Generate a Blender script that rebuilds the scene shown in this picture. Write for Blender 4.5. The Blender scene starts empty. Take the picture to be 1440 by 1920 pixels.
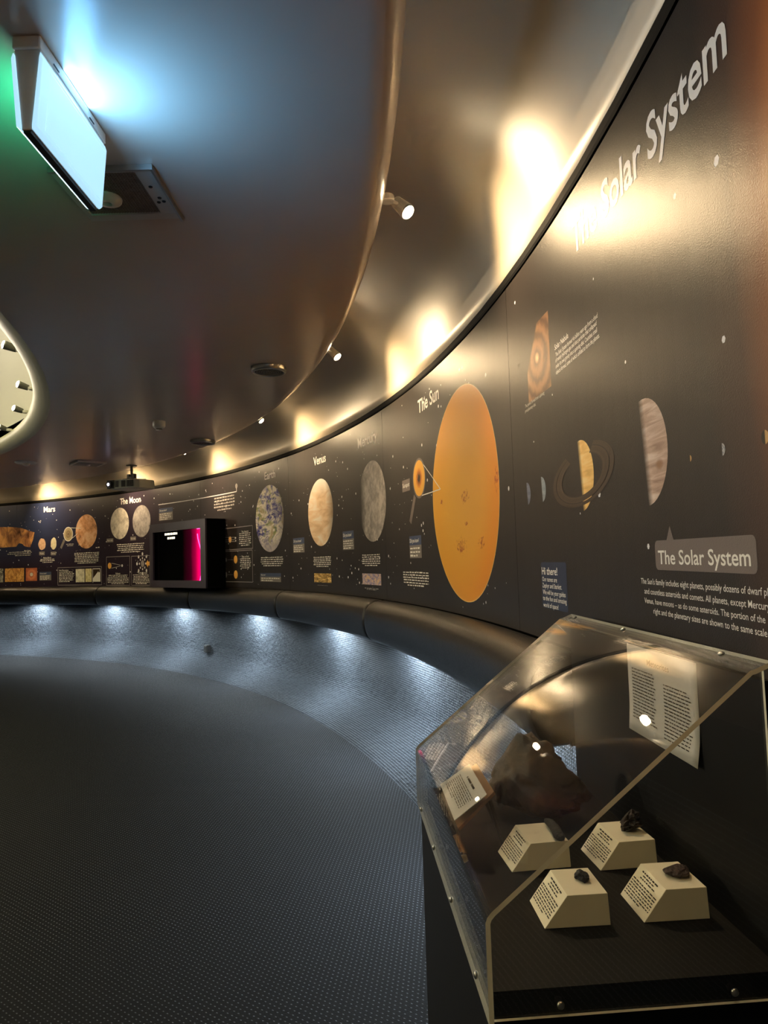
import bpy, bmesh, math, random
from mathutils import Vector, Matrix
random.seed(7)
sc = bpy.context.scene
COL = sc.collection

# ------------------------------------------------------------------ camera
E = 1.483                                  # eye height above the carpet
F, PIT, ROL = 1288.0, 0.066495, 0.030279    # focal length in pixels of the 1440x1920 frame, pitch, roll
cr, sr, cp, sp = math.cos(ROL), math.sin(ROL), math.cos(PIT), math.sin(PIT)
FWD = Vector((0, cp, sp)); D0 = Vector((0, sp, -cp)); R0 = Vector((1, 0, 0))
RIGHT = cr*R0 + sr*D0; DOWN = -sr*R0 + cr*D0
camd = bpy.data.cameras.new('camera'); cam = bpy.data.objects.new('camera', camd); COL.objects.link(cam)
m = Matrix.Identity(4)
for i in range(3):
    m[i][0] = RIGHT[i]; m[i][1] = -DOWN[i]; m[i][2] = -FWD[i]
m[2][3] = E
cam.matrix_world = m
camd.sensor_fit = 'VERTICAL'; camd.sensor_height = 36; camd.lens = 36*F/1920
camd.clip_start = 0.02; camd.clip_end = 200
sc.camera = cam
# ------------------------------------------------------------------ world + exposure
w = bpy.data.worlds.new('world'); sc.world = w; w.use_nodes = True
w.node_tree.nodes['Background'].inputs[0].default_value = (0.75, 0.82, 1, 1)
w.node_tree.nodes['Background'].inputs[1].default_value = 0.012
vs = sc.view_settings
vs.view_transform = 'Standard'; vs.look = 'None'; vs.gamma = 1; vs.exposure = 2.0; vs.use_curve_mapping = False
cy_ = sc.cycles
cy_.max_bounces = 5; cy_.diffuse_bounces = 3; cy_.glossy_bounces = 3; cy_.transparent_max_bounces = 10; cy_.adaptive_threshold = 0.11; cy_.adaptive_min_samples = 16; cy_.caustics_reflective = False; cy_.caustics_refractive = False
# lamp strengths (W)
W_SPOT, W_DOME, W_LED = 18.5, 500.0, 38.0
E_SIGN, E_GREEN = 0.27, 0.45
W_SIGN, W_GREEN = 1.15, 0.40

# ------------------------------------------------------------------ room geometry: everything is concentric
CX, CY = -11.0057, 1.4214                  # centre of the round room
RW = 11.649                                # printed surface of the mural
Z_TOP, Z_BOT = E+1.180-0.045, E-0.320      # mural
Z_CEIL = E+1.345
def P(a, r, z):                            # polar (degrees)
    t = math.radians(a); return Vector((CX+r*math.cos(t), CY+r*math.sin(t), z))
def ray(u, v):
    return RIGHT*((u-720)/F) + DOWN*((v-960)/F) + FWD
def cylhit(u, v, R=RW, near=False):
    d = ray(u, v); a = d.x*d.x+d.y*d.y; b = -2*(d.x*CX+d.y*CY); c = CX*CX+CY*CY-R*R
    q = math.sqrt(max(b*b-4*a*c, 0)); t = (-b+(-q if near else q))/2/a
    p = d*t; return Vector((p.x, p.y, p.z+E))
def onz(u, v, z):
    d = ray(u, v); p = d*((z-E)/d.z); return Vector((p.x, p.y, z))
def ang(p): return math.degrees(math.atan2(p.y-CY, p.x-CX))
def wx(u, v):                              # a place on the mural -> (metres to the right along the wall, height)
    p = cylhit(u, v); return (-RW*math.radians(ang(p)), p.z)

# ------------------------------------------------------------------ node helpers
class NT:
    def __init__(s, name):
        s.m = bpy.data.materials.new(name); s.m.use_nodes = True; s.t = s.m.node_tree
        s.n = s.t.nodes; s.l = s.t.links; s.b = s.n['Principled BSDF']; s.out = s.n['Material Output']
    def new(s, typ, **kw):
        n = s.n.new(typ)
        for k, v in kw.items(): setattr(n, k, v)
        return n
    def link(s, a, b): s.l.new(a, b)
    def set(s, node, key, val):
        if hasattr(val, 'is_output'): s.l.new(val, node.inputs[key])
        else: node.inputs[key].default_value = val
    def math(s, op, a, b=0.0, c=0.0, clamp=False):
        n = s.new('ShaderNodeMath', operation=op); n.use_clamp = clamp
        s.set(n, 0, a); s.set(n, 1, b); s.set(n, 2, c); return n.outputs[0]
    def uv(s): return s.new('ShaderNodeUVMap').outputs[0]
    def obj(s): return s.new('ShaderNodeTexCoord').outputs['Object']
    def sep(s, v):
        n = s.new('ShaderNodeSeparateXYZ'); s.link(v, n.inputs[0]); return n.outputs
    def mapping(s, v, scale=(1, 1, 1), loc=(0, 0, 0), rot=(0, 0, 0)):
        n = s.new('ShaderNodeMapping'); s.link(v, n.inputs[0])
        n.inputs['Scale'].default_value = scale; n.inputs['Location'].default_value = loc; n.inputs['Rotation'].default_value = rot
        return n.outputs[0]
    def noise(s, v, scale, detail=4, rough=0.55, dist=0.0):
        n = s.new('ShaderNodeTexNoise'); s.link(v, n.inputs['Vector'])
        n.inputs['Scale'].default_value = scale; n.inputs['Detail'].default_value = detail
        n.inputs['Roughness'].default_value = rough; n.inputs['Distortion'].default_value = dist
        return n.outputs['Fac']
    def voro(s, v, scale, feature='F1'):
        n = s.new('ShaderNodeTexVoronoi', feature=feature); s.link(v, n.inputs['Vector']); n.inputs['Scale'].default_value = scale
        return n.outputs['Distance']
    def ramp(s, f, stops, interp='LINEAR'):
        n = s.new('ShaderNodeValToRGB'); s.link(f, n.inputs[0]); r = n.color_ramp; r.interpolation = interp
        while len(r.elements) < len(stops): r.elements.new(0.5)
        for e, (p, c) in zip(r.elements, stops):
            e.position = p; e.color = (c[0], c[1], c[2], 1) if len(c) == 3 else c
        return n.outputs[0]
    def mix(s, f, a, b, blend='MIX'):
        n = s.new('ShaderNodeMix', data_type='RGBA', blend_type=blend)
        s.set(n, 0, f)
        for k, v in ((6, a), (7, b)):
            if isinstance(v, tuple) and len(v) == 3: v = (*v, 1)
            s.set(n, k, v)
        return n.outputs[2]
    def bump(s, h, strength=0.2, dist=0.01):
        n = s.new('ShaderNodeBump'); s.link(h, n.inputs['Height']); n.inputs['Strength'].default_value = strength
        n.inputs['Distance'].default_value = dist; s.link(n.outputs[0], s.b.inputs['Normal'])
    def fin(s, color=None, rough=0.5, metal=0.0, spec=0.5):
        if color is not None:
            if isinstance(color, tuple) and len(color) == 3: color = (*color, 1)
            s.set(s.b, 'Base Color', color)
        s.set(s.b, 'Roughness', rough); s.set(s.b, 'Metallic', metal); s.set(s.b, 'Specular IOR Level', spec)
        return s.m

def plain(name, col, rough=0.5, metal=0.0, spec=0.5, bump=None):
    t = NT(name)
    n = t.noise(t.obj(), 9.0, 3)
    c = t.mix(n, tuple(x*0.9 for x in col), tuple(min(1, x*1.1) for x in col))
    if bump: t.bump(t.noise(t.obj(), bump[0], 3), bump[1], bump[2])
    return t.fin(c, rough, metal, spec)
def emit(name, col, strength):
    t = NT(name); t.set(t.b, 'Base Color', (*[0.5*c for c in col], 1)); t.set(t.b, 'Emission Color', (*col, 1)); t.set(t.b, 'Emission Strength', strength)
    return t.fin(None, 0.35)

# ------------------------------------------------------------------ materials
M = {}
def carpet(name, use_uv):
    t = NT(name)
    v = t.uv() if use_uv else t.obj()
    o = t.sep(t.mapping(v, rot=(0, 0, 0.0 if use_uv else 0.62)))
    x = t.math('DIVIDE', o[0], 0.021); y = t.math('DIVIDE', o[1], 0.0185)
    row = t.math('FLOOR', y); off = t.math('MULTIPLY', t.math('MODULO', row, 2.0), 0.5)
    fx = t.math('SUBTRACT', t.math('FRACT', t.math('ADD', t.math('ADD', x, off), 5000.0)), 0.5)
    fy = t.math('SUBTRACT', t.math('FRACT', t.math('ADD', y, 5000.0)), 0.5)
    d = t.math('SQRT', t.math('ADD', t.math('POWER', t.math('ABSOLUTE', fx), 2.0), t.math('MULTIPLY', t.math('POWER', t.math('ABSOLUTE', fy), 2.0), 2.6)))
    dot = t.math('SUBTRACT', 1.0, t.math('DIVIDE', t.math('SUBTRACT', d, 0.11 if not use_uv else 0.14), 0.12 if not use_uv else 0.16), clamp=True)
    fuzz = t.noise(v, 260.0, 2); big = t.noise(v, 2.2, 3)
    base = t.mix(fuzz, (0.0020, 0.0025, 0.0036), (0.0060, 0.0072, 0.0098))
    base = t.mix(t.math('MULTIPLY', big, 0.5), base, (0.0035, 0.0042, 0.0056))
    if use_uv: base = t.mix(1.0, base, (8.6, 8.6, 8.0), 'MULTIPLY')  # same carpet as the floor; bench LED glow put into this paler colour
    spk = t.math('MULTIPLY', dot, t.math('ADD', 0.55, t.math('MULTIPLY', fuzz, 0.6)))
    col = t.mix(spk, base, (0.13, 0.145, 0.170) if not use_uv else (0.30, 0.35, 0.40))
    h = t.math('ADD', t.math('MULTIPLY', dot, 0.5), t.math('MULTIPLY', fuzz, 0.6))
    if use_uv: h = t.math('ADD', h, t.math('MULTIPLY', t.noise(t.mapping(v, (17, 14, 1)), 1.0, 5, 0.65), 4.5))
    t.bump(h, 0.6 if not use_uv else 1.0, 0.012 if not use_uv else 0.02)
    return t.fin(col, 0.9, 0, 0.15)
M['carpet'] = carpet('dotted_carpet', False)
M['carpet_wall'] = carpet('lamplit_carpet_on_ramp', True)
def paint(name, col, rough, bump_s, spec=0.5):
    t = NT(name); v = t.obj()
    c = t.mix(t.noise(v, 1.3, 4), tuple(x*0.92 for x in col), tuple(min(1, x*1.06) for x in col))
    h = t.math('ADD', t.math('MULTIPLY', t.noise(v, 120, 3), 0.15), t.noise(v, 3.0, 3))
    t.bump(h, bump_s, 0.01)
    return t.fin(c, rough, 0, spec)
M['ceiling'] = paint('grey_satin_ceiling_paint', (0.80, 0.70, 0.61), 0.24, 0.08, 0.5)
M['cove'] = paint('cream_satin_cove_paint', (0.74, 0.63, 0.47), 0.34, 0.14, 0.5)
M['dome'] = paint('cream_dome_paint', (0.62, 0.62, 0.45), 0.5, 0.1)
M['black'] = plain('black_laminate', (0.004, 0.004, 0.004), 0.45, 0, 0.2)
M['blackmat'] = plain('matt_black', (0.004, 0.004, 0.004), 0.8, 0, 0.1)
M['darkgap'] = plain('brown_black_gap', (0.010, 0.009, 0.008), 0.7, 0, 0.2)
M['plinthtop'] = plain('worn_black_felt', (0.0035, 0.003, 0.0028), 0.6, 0, 0.2)
def leather():
    t = NT('black_leather'); v = t.obj()
    h = t.math('ADD', t.math('MULTIPLY', t.voro(v, 240), 0.5), t.math('MULTIPLY', t.noise(t.mapping(v, (5, 5, 22)), 1.0, 4), 1.4))
    t.bump(h, 0.30, 0.006)
    return t.fin(t.mix(t.noise(v, 4), (0.0025, 0.0025, 0.003), (0.005, 0.0045, 0.0045)), 0.30, 0, 0.32)
M['leather'] = leather()
M['steel'] = plain('brushed_steel', (0.55, 0.54, 0.52), 0.3, 1.0)
M['white_plastic'] = plain('white_plastic', (0.86, 0.84, 0.80), 0.45)
M['grey_plastic'] = plain('grey_plastic', (0.22, 0.22, 0.21), 0.5)
M['dark_plastic'] = plain('dark_plastic', (0.02, 0.02, 0.02), 0.45)
M['silver'] = plain('silver_paint', (0.74, 0.71, 0.66), 0.35, 0.1)
M['card'] = plain('cream_card', (0.98, 0.86, 0.66), 0.75, 0, 0.2, (60, 0.1, 0.002))
M['paper'] = plain('white_paper', (0.66, 0.64, 0.60), 0.7, 0, 0.3)
M['ink'] = plain('dark_ink', (0.05, 0.04, 0.03), 0.7, 0, 0.2)
M['wood'] = plain('orange_brown_wood', (0.30, 0.14, 0.06), 0.5)
M['lens'] = emit('warm_lamp_lens', (1.0, 0.80, 0.50), 26.0)
M['led'] = emit('cool_led', (0.75, 0.90, 1.0), 8.0)
M['sign'] = emit('cool_diffuser', (0.44, 0.76, 1.0), E_SIGN)
M['signrim'] = emit('cool_diffuser_rim', (0.44, 0.76, 1.0), E_SIGN*0.95)
M['green'] = emit('green_diffuser', (0.02, 0.85, 0.30), E_GREEN)

PR = dict(rough=0.37, spec=0.20)
def printed(name, build):                    # satin print: same sheen as the mural
    t = NT(name); c = build(t); t.bump(t.noise(t.obj(), 330, 2), 0.16, 0.004)
    return t.fin(c, PR['rough'], 0, PR['spec'])
def flatprint(name, col): return printed(name, lambda t: t.mix(t.noise(t.obj(), 12, 2), tuple(x*0.94 for x in col), tuple(x*1.04 for x in col)))
DARK = (0.023, 0.019, 0.018)
def mural_col(t):
    v = t.uv(); o = t.sep(v)
    c = t.mix(t.noise(v, 0.9, 5, 0.6), (0.015, 0.0125, 0.012), (0.034, 0.028, 0.025))
    # the print turns violet and then navy towards the Mars end
    f = t.math('DIVIDE', t.math('SUBTRACT', -7.2, o[0]), 4.0, clamp=True)
    c = t.mix(f, c, t.mix(t.noise(v, 0.7, 4), (0.020, 0.013, 0.026), (0.034, 0.022, 0.042)))
    f2 = t.math('MULTIPLY', t.math('DIVIDE', t.math('SUBTRACT', -11.3, o[0]), 2.4, clamp=True), t.math('DIVIDE', t.math('SUBTRACT', o[1], 1.5), 0.6, clamp=True))
    c = t.mix(f2, c, (0.030, 0.048, 0.125))
    # limb of the printed Sun beyond the inner planets
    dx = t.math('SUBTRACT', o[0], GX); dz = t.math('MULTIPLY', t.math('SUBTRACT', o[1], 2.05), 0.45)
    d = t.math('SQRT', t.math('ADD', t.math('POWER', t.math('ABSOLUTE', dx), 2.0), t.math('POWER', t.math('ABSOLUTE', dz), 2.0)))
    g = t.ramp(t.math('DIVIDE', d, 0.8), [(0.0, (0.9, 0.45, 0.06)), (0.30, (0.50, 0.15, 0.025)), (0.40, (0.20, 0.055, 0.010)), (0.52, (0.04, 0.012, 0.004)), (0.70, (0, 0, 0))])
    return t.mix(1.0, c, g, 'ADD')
GX = wx(1440, 500)[0] + 0.30
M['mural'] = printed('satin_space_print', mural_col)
M['white_ink'] = flatprint('white_lettering', (0.92, 0.90, 0.86))
M['grey_ink'] = flatprint('grey_lettering', (0.60, 0.58, 0.56))
M['star'] = flatprint('star_print', (0.85, 0.85, 0.88))
M['bubble'] = flatprint('grey_bubble_print', (0.20, 0.165, 0.155))
M['navy'] = flatprint('navy_box_print', (0.030, 0.042, 0.085))
M['blue_head'] = flatprint('blue_header_print', (0.065, 0.090, 0.18))
M['grey_body'] = flatprint('grey_box_print', (0.24, 0.22, 0.21))
M['line'] = flatprint('thin_line_print', (0.36, 0.34, 0.36))
M['orange'] = flatprint('orange_disc_print', (0.95, 0.52, 0.13))
M['brown'] = flatprint('dark_brown_print', (0.05, 0.03, 0.02))
M['ring'] = printed('saturn_ring_print', lambda t: t.ramp(t.noise(t.mapping(t.uv(), (1, 0.001, 1)), 16, 2), [(0.3, (0.036, 0.024, 0.018)), (0.7, (0.095, 0.064, 0.044))]))
def rad(t):
    o = t.sep(t.uv()); return t.math('SQRT', t.math('ADD', t.math('POWER', t.math('ABSOLUTE', o[0]), 2.0), t.math('POWER', t.math('ABSOLUTE', o[1]), 2.0)))
def sun(t):
    v = t.uv(); o = t.sep(v); r = rad(t)
    c = t.ramp(r, [(0, (1.0, 0.52, 0.085)), (0.55, (1.0, 0.48, 0.06)), (0.86, (0.95, 0.36, 0.03)), (0.985, (0.92, 0.34, 0.03)), (1.0, (1.0, 0.72, 0.32))])
    f = t.math('MULTIPLY', t.math('SUBTRACT', 0.55, o[0]), 0.45, clamp=True)
    c = t.mix(f, c, (1.0, 0.56, 0.05))
    c = t.mix(t.math('MULTIPLY', t.noise(v, 45, 4), 0.18), c, (0.55, 0.20, 0.02))
    for (x, y, sx, sy, k) in ((-0.12, -0.48, 0.16, 0.075, 1.0), (0.04, -0.03, 0.12, 0.06, 1.0), (0.93, 0.02, 0.05, 0.10, 1.0), (-0.70, -0.02, 0.04, 0.03, 1.0), (0.46, -0.47, 0.08, 0.05, 1.0), (0.05, -0.28, 0.05, 0.02, .8)):
        dx = t.math('DIVIDE', t.math('SUBTRACT', o[0], x), sx); dy = t.math('DIVIDE', t.math('SUBTRACT', o[1], y), sy)
        d = t.math('ADD', t.math('MULTIPLY', dx, dx), t.math('MULTIPLY', dy, dy))
        d = t.math('ADD', d, t.math('MULTIPLY', t.math('SUBTRACT', t.noise(v, 22, 4, 0.7), 0.46), 9.0))
        c = t.mix(t.math('MULTIPLY', t.math('SUBTRACT', 1.0, d, clamp=True), 0.9), c, (0.50, 0.085, 0.012))
    return c
M['sun'] = printed('sun_print', sun)
def earth(t):
    v = t.uv(); n = t.noise(v, 1.5, 6, 0.6, 0.4)
    c = t.ramp(n, [(0.40, (0.05, 0.05, 0.30)), (0.50, (0.10, 0.09, 0.40)), (0.54, (0.28, 0.36, 0.08)), (0.62, (0.62, 0.50, 0.30))])
    cl = t.ramp(t.noise(t.mapping(v, (1, 1.7, 1), rot=(0, 0, 0.5)), 2.0, 8, 0.68, 1.6), [(0.43, (0, 0, 0)), (0.56, (1, 1, 1))])
    c = t.mix(cl, c, (1.0, 0.93, 0.82)); o = t.sep(v)
    cap = t.math('MULTIPLY', t.math('SUBTRACT', -0.55, o[1]), 3.5, clamp=True)
    c = t.mix(t.math('MULTIPLY', cap, 0.8), c, (0.55, 0.50, 0.55))
    return t.mix(t.math('MULTIPLY', t.math('SUBTRACT', o[0], 0.45, clamp=True), 1.2), c, (0.05, 0.03, 0.07))
M['earth'] = printed('earth_print', earth)
def venus(t):
    v = t.uv(); o = t.sep(v)
    b = t.noise(t.mapping(v, (0.7, 2.4, 1), rot=(0, 0, 0.6)), 1.6, 4, 0.5, 0.8)
    c = t.ramp(b, [(0.3, (0.66, 0.44, 0.24)), (0.5, (0.86, 0.64, 0.42)), (0.7, (0.95, 0.88, 0.76))])
    c = t.mix(t.math('MULTIPLY', t.math('SUBTRACT', o[1], 0.45, clamp=True), 1.8, clamp=True), c, (0.94, 0.92, 0.84))
    return t.mix(t.math('MULTIPLY', t.math('SUBTRACT', o[0], 0.45, clamp=True), 1.4), c, (0.10, 0.08, 0.06))
M['venus'] = printed('venus_print', venus)
def rocky(dark, mid, light, term=None, sc_=3.0):
    def f(t):
        v = t.uv(); o = t.sep(v)
        n = t.math('ADD', t.math('MULTIPLY', t.noise(v, sc_*0.8, 9, 0.72), 0.75), t.math('MULTIPLY', t.voro(v, sc_*2.6), 0.08))
        c = t.ramp(n, [(0.31, dark), (0.39, mid), (0.48, light)])
        if term is not None:
            k = t.math('MULTIPLY', t.math('SUBTRACT', o[0], term), 3.0, clamp=True)
            c = t.mix(k, DARK, c)
        return c
    return f
M['mercury'] = printed('mercury_print', rocky((0.26, 0.23, 0.21), (0.40, 0.36, 0.33), (0.62, 0.57, 0.52), -0.85, 3.0))
M['mars'] = printed('mars_print', rocky((0.30, 0.14, 0.08), (0.78, 0.38, 0.18), (0.98, 0.66, 0.42), None, 1.4))
M['moon'] = printed('moon_print', rocky((0.32, 0.29, 0.26), (0.66, 0.61, 0.53), (0.92, 0.86, 0.76), None, 1.5))
M['moon_far'] = printed('moon_far_side_print', rocky((0.22, 0.20, 0.20), (0.33, 0.31, 0.31), (0.46, 0.43, 0.43), None, 2.4))
def banded(cols, nb, tilt, term, spot=False):
    def f(t):
        v = t.uv(); o = t.sep(v)
        w_ = t.mapping(v, (0.45, nb, 1), rot=(0, 0, tilt))
        n = t.noise(w_, 1.6, 6, 0.55, 0.7)
        c = t.ramp(n, [(0.32, cols[0]), (0.50, cols[1]), (0.64, cols[2])])
        if spot:
            dx = t.math('DIVIDE', t.math('SUBTRACT', o[0], 0.62), 0.17); dy = t.math('DIVIDE', t.math('ADD', o[1], 0.30), 0.10)
            d = t.math('ADD', t.math('MULTIPLY', dx, dx), t.math('MULTIPLY', dy, dy))
            c = t.mix(t.math('MULTIPLY', t.math('SUBTRACT', 1.2, d, clamp=True), 0.85), c, (0.36, 0.19, 0.10))
        k = t.math('MULTIPLY', t.math('SUBTRACT', t.math('ADD', o[0], t.math('MULTIPLY', o[1], term[1])), term[0]), 4.5, clamp=True)
        return t.mix(k, DARK, c)
    return f
M['jupiter'] = printed('jupiter_print', banded(((0.34, 0.21, 0.15), (0.58, 0.41, 0.32), (0.80, 0.66, 0.58)), 3.2, 0.15, (-0.06, 0.12), True))
M['saturn'] = printed('saturn_print', banded(((0.72, 0.42, 0.12), (0.95, 0.60, 0.20), (1.0, 0.74, 0.34)), 2.5, 0.2, (-0.06, 0.12)))
M['neptune'] = printed('neptune_print', banded(((0.10, 0.11, 0.16), (0.15, 0.17, 0.24), (0.2, 0.22, 0.3)), 2, 0.2, (0.0, 0.1)))
M['uranus'] = printed('uranus_print', banded(((0.20, 0.24, 0.28), (0.26, 0.31, 0.35), (0.32, 0.36, 0.40)), 2, 0.2, (0.0, 0.1)))
M['small_earth'] = printed('crescent_earth_print', lambda t: t.mix(t.math('MULTIPLY', t.math('ADD', t.sep(t.uv())[0], 0.1), 4.0, clamp=True), DARK, t.ramp(t.noise(t.uv(), 3, 6, 0.6), [(0.42, (0.20, 0.22, 0.28)), (0.6, (0.62, 0.60, 0.58))])))
M['small_venus'] = printed('crescent_venus_print', lambda t: t.mix(t.math('MULTIPLY', t.math('ADD', t.sep(t.uv())[0], 0.1), 4.0, clamp=True), (0.03, 0.02, 0.012), (0.60, 0.36, 0.14)))
def nebula(t):
    v = t.uv(); o = t.sep(v)
    q = t.sep(t.mapping(v, (1, 1, 1), (0.10, -0.02, 0), (0, 0, 0.35)))
    d = t.math('SQRT', t.math('ADD', t.math('POWER', t.math('ABSOLUTE', q[0]), 2.0), t.math('MULTIPLY', t.math('POWER', t.math('ABSOLUTE', q[1]), 2.0), 1.7)))
    n = t.math('ADD', t.math('MULTIPLY', d, 11.0), t.math('MULTIPLY', t.noise(v, 3, 5), 5.0))
    s = t.math('ADD', 0.5, t.math('MULTIPLY', t.math('SINE', n), 0.5))
    c = t.mix(s, (0.10, 0.045, 0.022), (0.30, 0.16, 0.085))
    core = t.math('SUBTRACT', 1.0, t.math('MULTIPLY', d, 4.5), clamp=True)
    c = t.mix(core, c, (1.0, 0.62, 0.36))
    cut = t.math('MULTIPLY', t.math('ADD', t.math('SUBTRACT', t.math('MULTIPLY', o[0], 1.1), o[1]), 1.05), 6.0, clamp=True)
    return t.mix(cut, DARK, c)
M['nebula'] = printed('nebula_print', nebula)
def pic(name, stops, sc_, dist=0.6, stretch=(1, 1, 1)):
    return printed(name, lambda t: t.ramp(t.noise(t.mapping(t.uv(), stretch), sc_, 6, 0.6, dist), stops))
M['venus_pic'] = pic('venus_surface_picture', [(0.35, (0.08, 0.05, 0.02)), (0.5, (0.55, 0.34, 0.09)), (0.62, (0.98, 0.75, 0.34))], 2.2, 1.2)
M['mercury_pic'] = pic('mercury_map_picture', [(0.35, (0.20, 0.18, 0.46)), (0.48, (0.52, 0.42, 0.52)), (0.6, (0.85, 0.60, 0.38))], 2.6, 0.6, (1.6, 0.8, 1))
M['dunes'] = pic('orange_dune_picture', [(0.35, (0.40, 0.16, 0.04)), (0.5, (0.72, 0.33, 0.09)), (0.62, (0.95, 0.58, 0.18))], 2.4, 1.0, (2, .8, 1))
M['polar'] = printed('polar_cap_picture', lambda t: t.mix(t.math('SUBTRACT', 1.0, t.math('MULTIPLY', t.math('SUBTRACT', rad(t), 0.22, clamp=True), 9.0), clamp=True), t.ramp(t.math('ADD', t.math('MULTIPLY', rad(t), 0.6), t.math('MULTIPLY', t.noise(t.uv(), 3, 4), 0.4)), [(0.3, (0.50, 0.12, 0.05)), (0.55, (0.85, 0.32, 0.15)), (0.8, (0.55, 0.15, 0.07))]), (0.78, 0.72, 0.62)))
M['rocks_pic'] = pic('grey_rock_picture', [(0.4, (0.03, 0.03, 0.03)), (0.5, (0.30, 0.28, 0.24)), (0.62, (0.55, 0.52, 0.45))], 3.0)
M['panorama'] = pic('rover_panorama_print', [(0.34, (0.12, 0.045, 0.02)), (0.47, (0.46, 0.20, 0.09)), (0.60, (0.88, 0.44, 0.15)), (0.7, (1.0, 0.56, 0.22))], 2.6, 0.8, (2.4, 1.4, 1))
M['sketch'] = pic('cream_sketch_picture', [(0.35, (0.55, 0.52, 0.40)), (0.5, (0.88, 0.83, 0.66)), (0.6, (0.95, 0.92, 0.76))], 1.6)
M['sketch_yellow'] = pic('yellow_sketch_picture', [(0.35, (0.58, 0.50, 0.22)), (0.5, (0.85, 0.75, 0.42)), (0.62, (0.92, 0.85, 0.56))], 2.2)
M['lens_pic'] = printed('crater_closeup_print', lambda t: t.ramp(t.math('ADD', rad(t), t.math('MULTIPLY', t.math('SUBTRACT', t.noise(t.uv(), 4, 4), 0.5), 0.35)), [(0.1, (0.22, 0.16, 0.10)), (0.3, (0.50, 0.38, 0.24)), (0.42, (0.30, 0.22, 0.13)), (0.7, (0.56, 0.46, 0.28))]))
M['spot_pic'] = printed('sunspot_closeup_print', lambda t: t.ramp(t.math('ADD', rad(t), t.math('MULTIPLY', t.math('SUBTRACT', t.noise(t.uv(), 6, 4), 0.5), 0.30)), [(0.16, (0.02, 0.01, 0.01)), (0.24, (0.30, 0.10, 0.02)), (0.45, (0.72, 0.26, 0.03)), (0.60, (0.85, 0.45, 0.06))]))
M['phobos'] = printed('phobos_print', rocky((0.60, 0.34, 0.20), (0.88, 0.54, 0.34), (1.0, 0.70, 0.48), None, 2.5))
M['deimos'] = printed('deimos_print', rocky((0.68, 0.58, 0.38), (0.92, 0.82, 0.56), (1.0, 0.94, 0.70), None, 2.0))
def acrylic():
    t = NT('clear_acrylic'); t.n.remove(t.b)
    g = t.new('ShaderNodeNewGeometry')
    vm = t.new('ShaderNodeVectorMath', operation='DOT_PRODUCT'); t.link(g.outputs['Normal'], vm.inputs[0]); t.link(g.outputs['Incoming'], vm.inputs[1])
    c = t.math('ABSOLUTE', vm.outputs['Value'])
    fr = t.math('ADD', 0.042, t.math('MULTIPLY', t.math('POWER', t.math('SUBTRACT', 1.0, c, clamp=True), 4.2), 0.90))
    tr = t.new('ShaderNodeBsdfTransparent'); tr.inputs[0].default_value = (0.975, 0.975, 0.965, 1)
    gl = t.new('ShaderNodeBsdfGlossy'); gl.inputs['Roughness'].default_value = 0.0; gl.inputs['Color'].default_value = (1, 1, 1, 1)
    df = t.new('ShaderNodeBsdfDiffuse'); df.inputs[0].default_value = (0.6, 0.58, 0.5, 1)
    v = t.obj()
    scr = t.ramp(t.noise(t.mapping(v, (90, 9, 60), rot=(0.3, 0.4, 0.7)), 1.0, 3, 0.7, 2.0), [(0.60, (0, 0, 0)), (0.80, (1, 1, 1))])
    haze = t.math('ADD', 0.0012, t.math('MULTIPLY', scr, 0.003))
    m1 = t.new('ShaderNodeMixShader'); t.link(fr, m1.inputs[0]); t.link(tr.outputs[0], m1.inputs[1]); t.link(gl.outputs[0], m1.inputs[2])
    m2 = t.new('ShaderNodeMixShader'); t.link(haze, m2.inputs[0]); t.link(m1.outputs[0], m2.inputs[1]); t.link(df.outputs[0], m2.inputs[2])
    t.link(m2.outputs[0], t.out.inputs[0]); return t.m
M['acrylic'] = acrylic()
M['acrylic_edge'] = plain('milky_acrylic_edge', (0.92, 0.88, 0.72), 0.35)
def rock(name, a, b, c, scale, rough=0.6):
    t = NT(name); v = t.obj(); n = t.noise(v, scale, 7, 0.65, 0.5)
    t.bump(t.math('ADD', n, t.math('MULTIPLY', t.voro(v, scale*3), 0.4)), 0.7, 0.01)
    return t.fin(t.ramp(n, [(0.35, a), (0.5, b), (0.65, c)]), rough, 0, 0.5)
M['iron'] = rock('rusty_iron_meteorite', (0.022, 0.016, 0.012), (0.070, 0.045, 0.028), (0.17, 0.095, 0.042), 14, 0.45)
M['iron_dark'] = rock('dark_iron', (0.010, 0.008, 0.008), (0.030, 0.018, 0.014), (0.06, 0.032, 0.022), 60, 0.35)
M['red_stone'] = rock('red_brown_stone', (0.018, 0.008, 0.007), (0.040, 0.018, 0.014), (0.075, 0.038, 0.028), 60, 0.4)
M['jet'] = rock('jet_black_stone', (0.003, 0.002, 0.003), (0.005, 0.004, 0.005), (0.009, 0.007, 0.008), 80, 0.6)
M['grey_rod'] = rock('grey_green_rod', (0.008, 0.008, 0.007), (0.016, 0.016, 0.014), (0.032, 0.030, 0.025), 70, 0.6)
def screen_mat():
    t = NT('lit_screen'); o = t.sep(t.uv()); n = t.noise(t.uv(), 3.0, 3)
    f = t.math('ADD', o[0], t.math('MULTIPLY', t.math('SUBTRACT', n, 0.5), 0.04))
    c = t.ramp(f, [(0.58, (0.0, 0.0, 0.0)), (0.74, (0.012, 0.0, 0.002)), (0.83, (0.10, 0.0, 0.012)), (0.89, (0.30, 0.0, 0.035)), (0.945, (0.30, 0.0, 0.07)), (1.0, (0.22, 0.004, 0.17))])
    t.link(c, t.b.inputs['Emission Color']); t.set(t.b, 'Emission Strength', 1.0)
    return t.fin((0.004, 0.004, 0.004), 0.08, 0, 0.5)
M['screen'] = screen_mat()
M['arc'] = emit('bright_pink_line', (1.0, 0.12, 0.50), 0.5)
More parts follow.
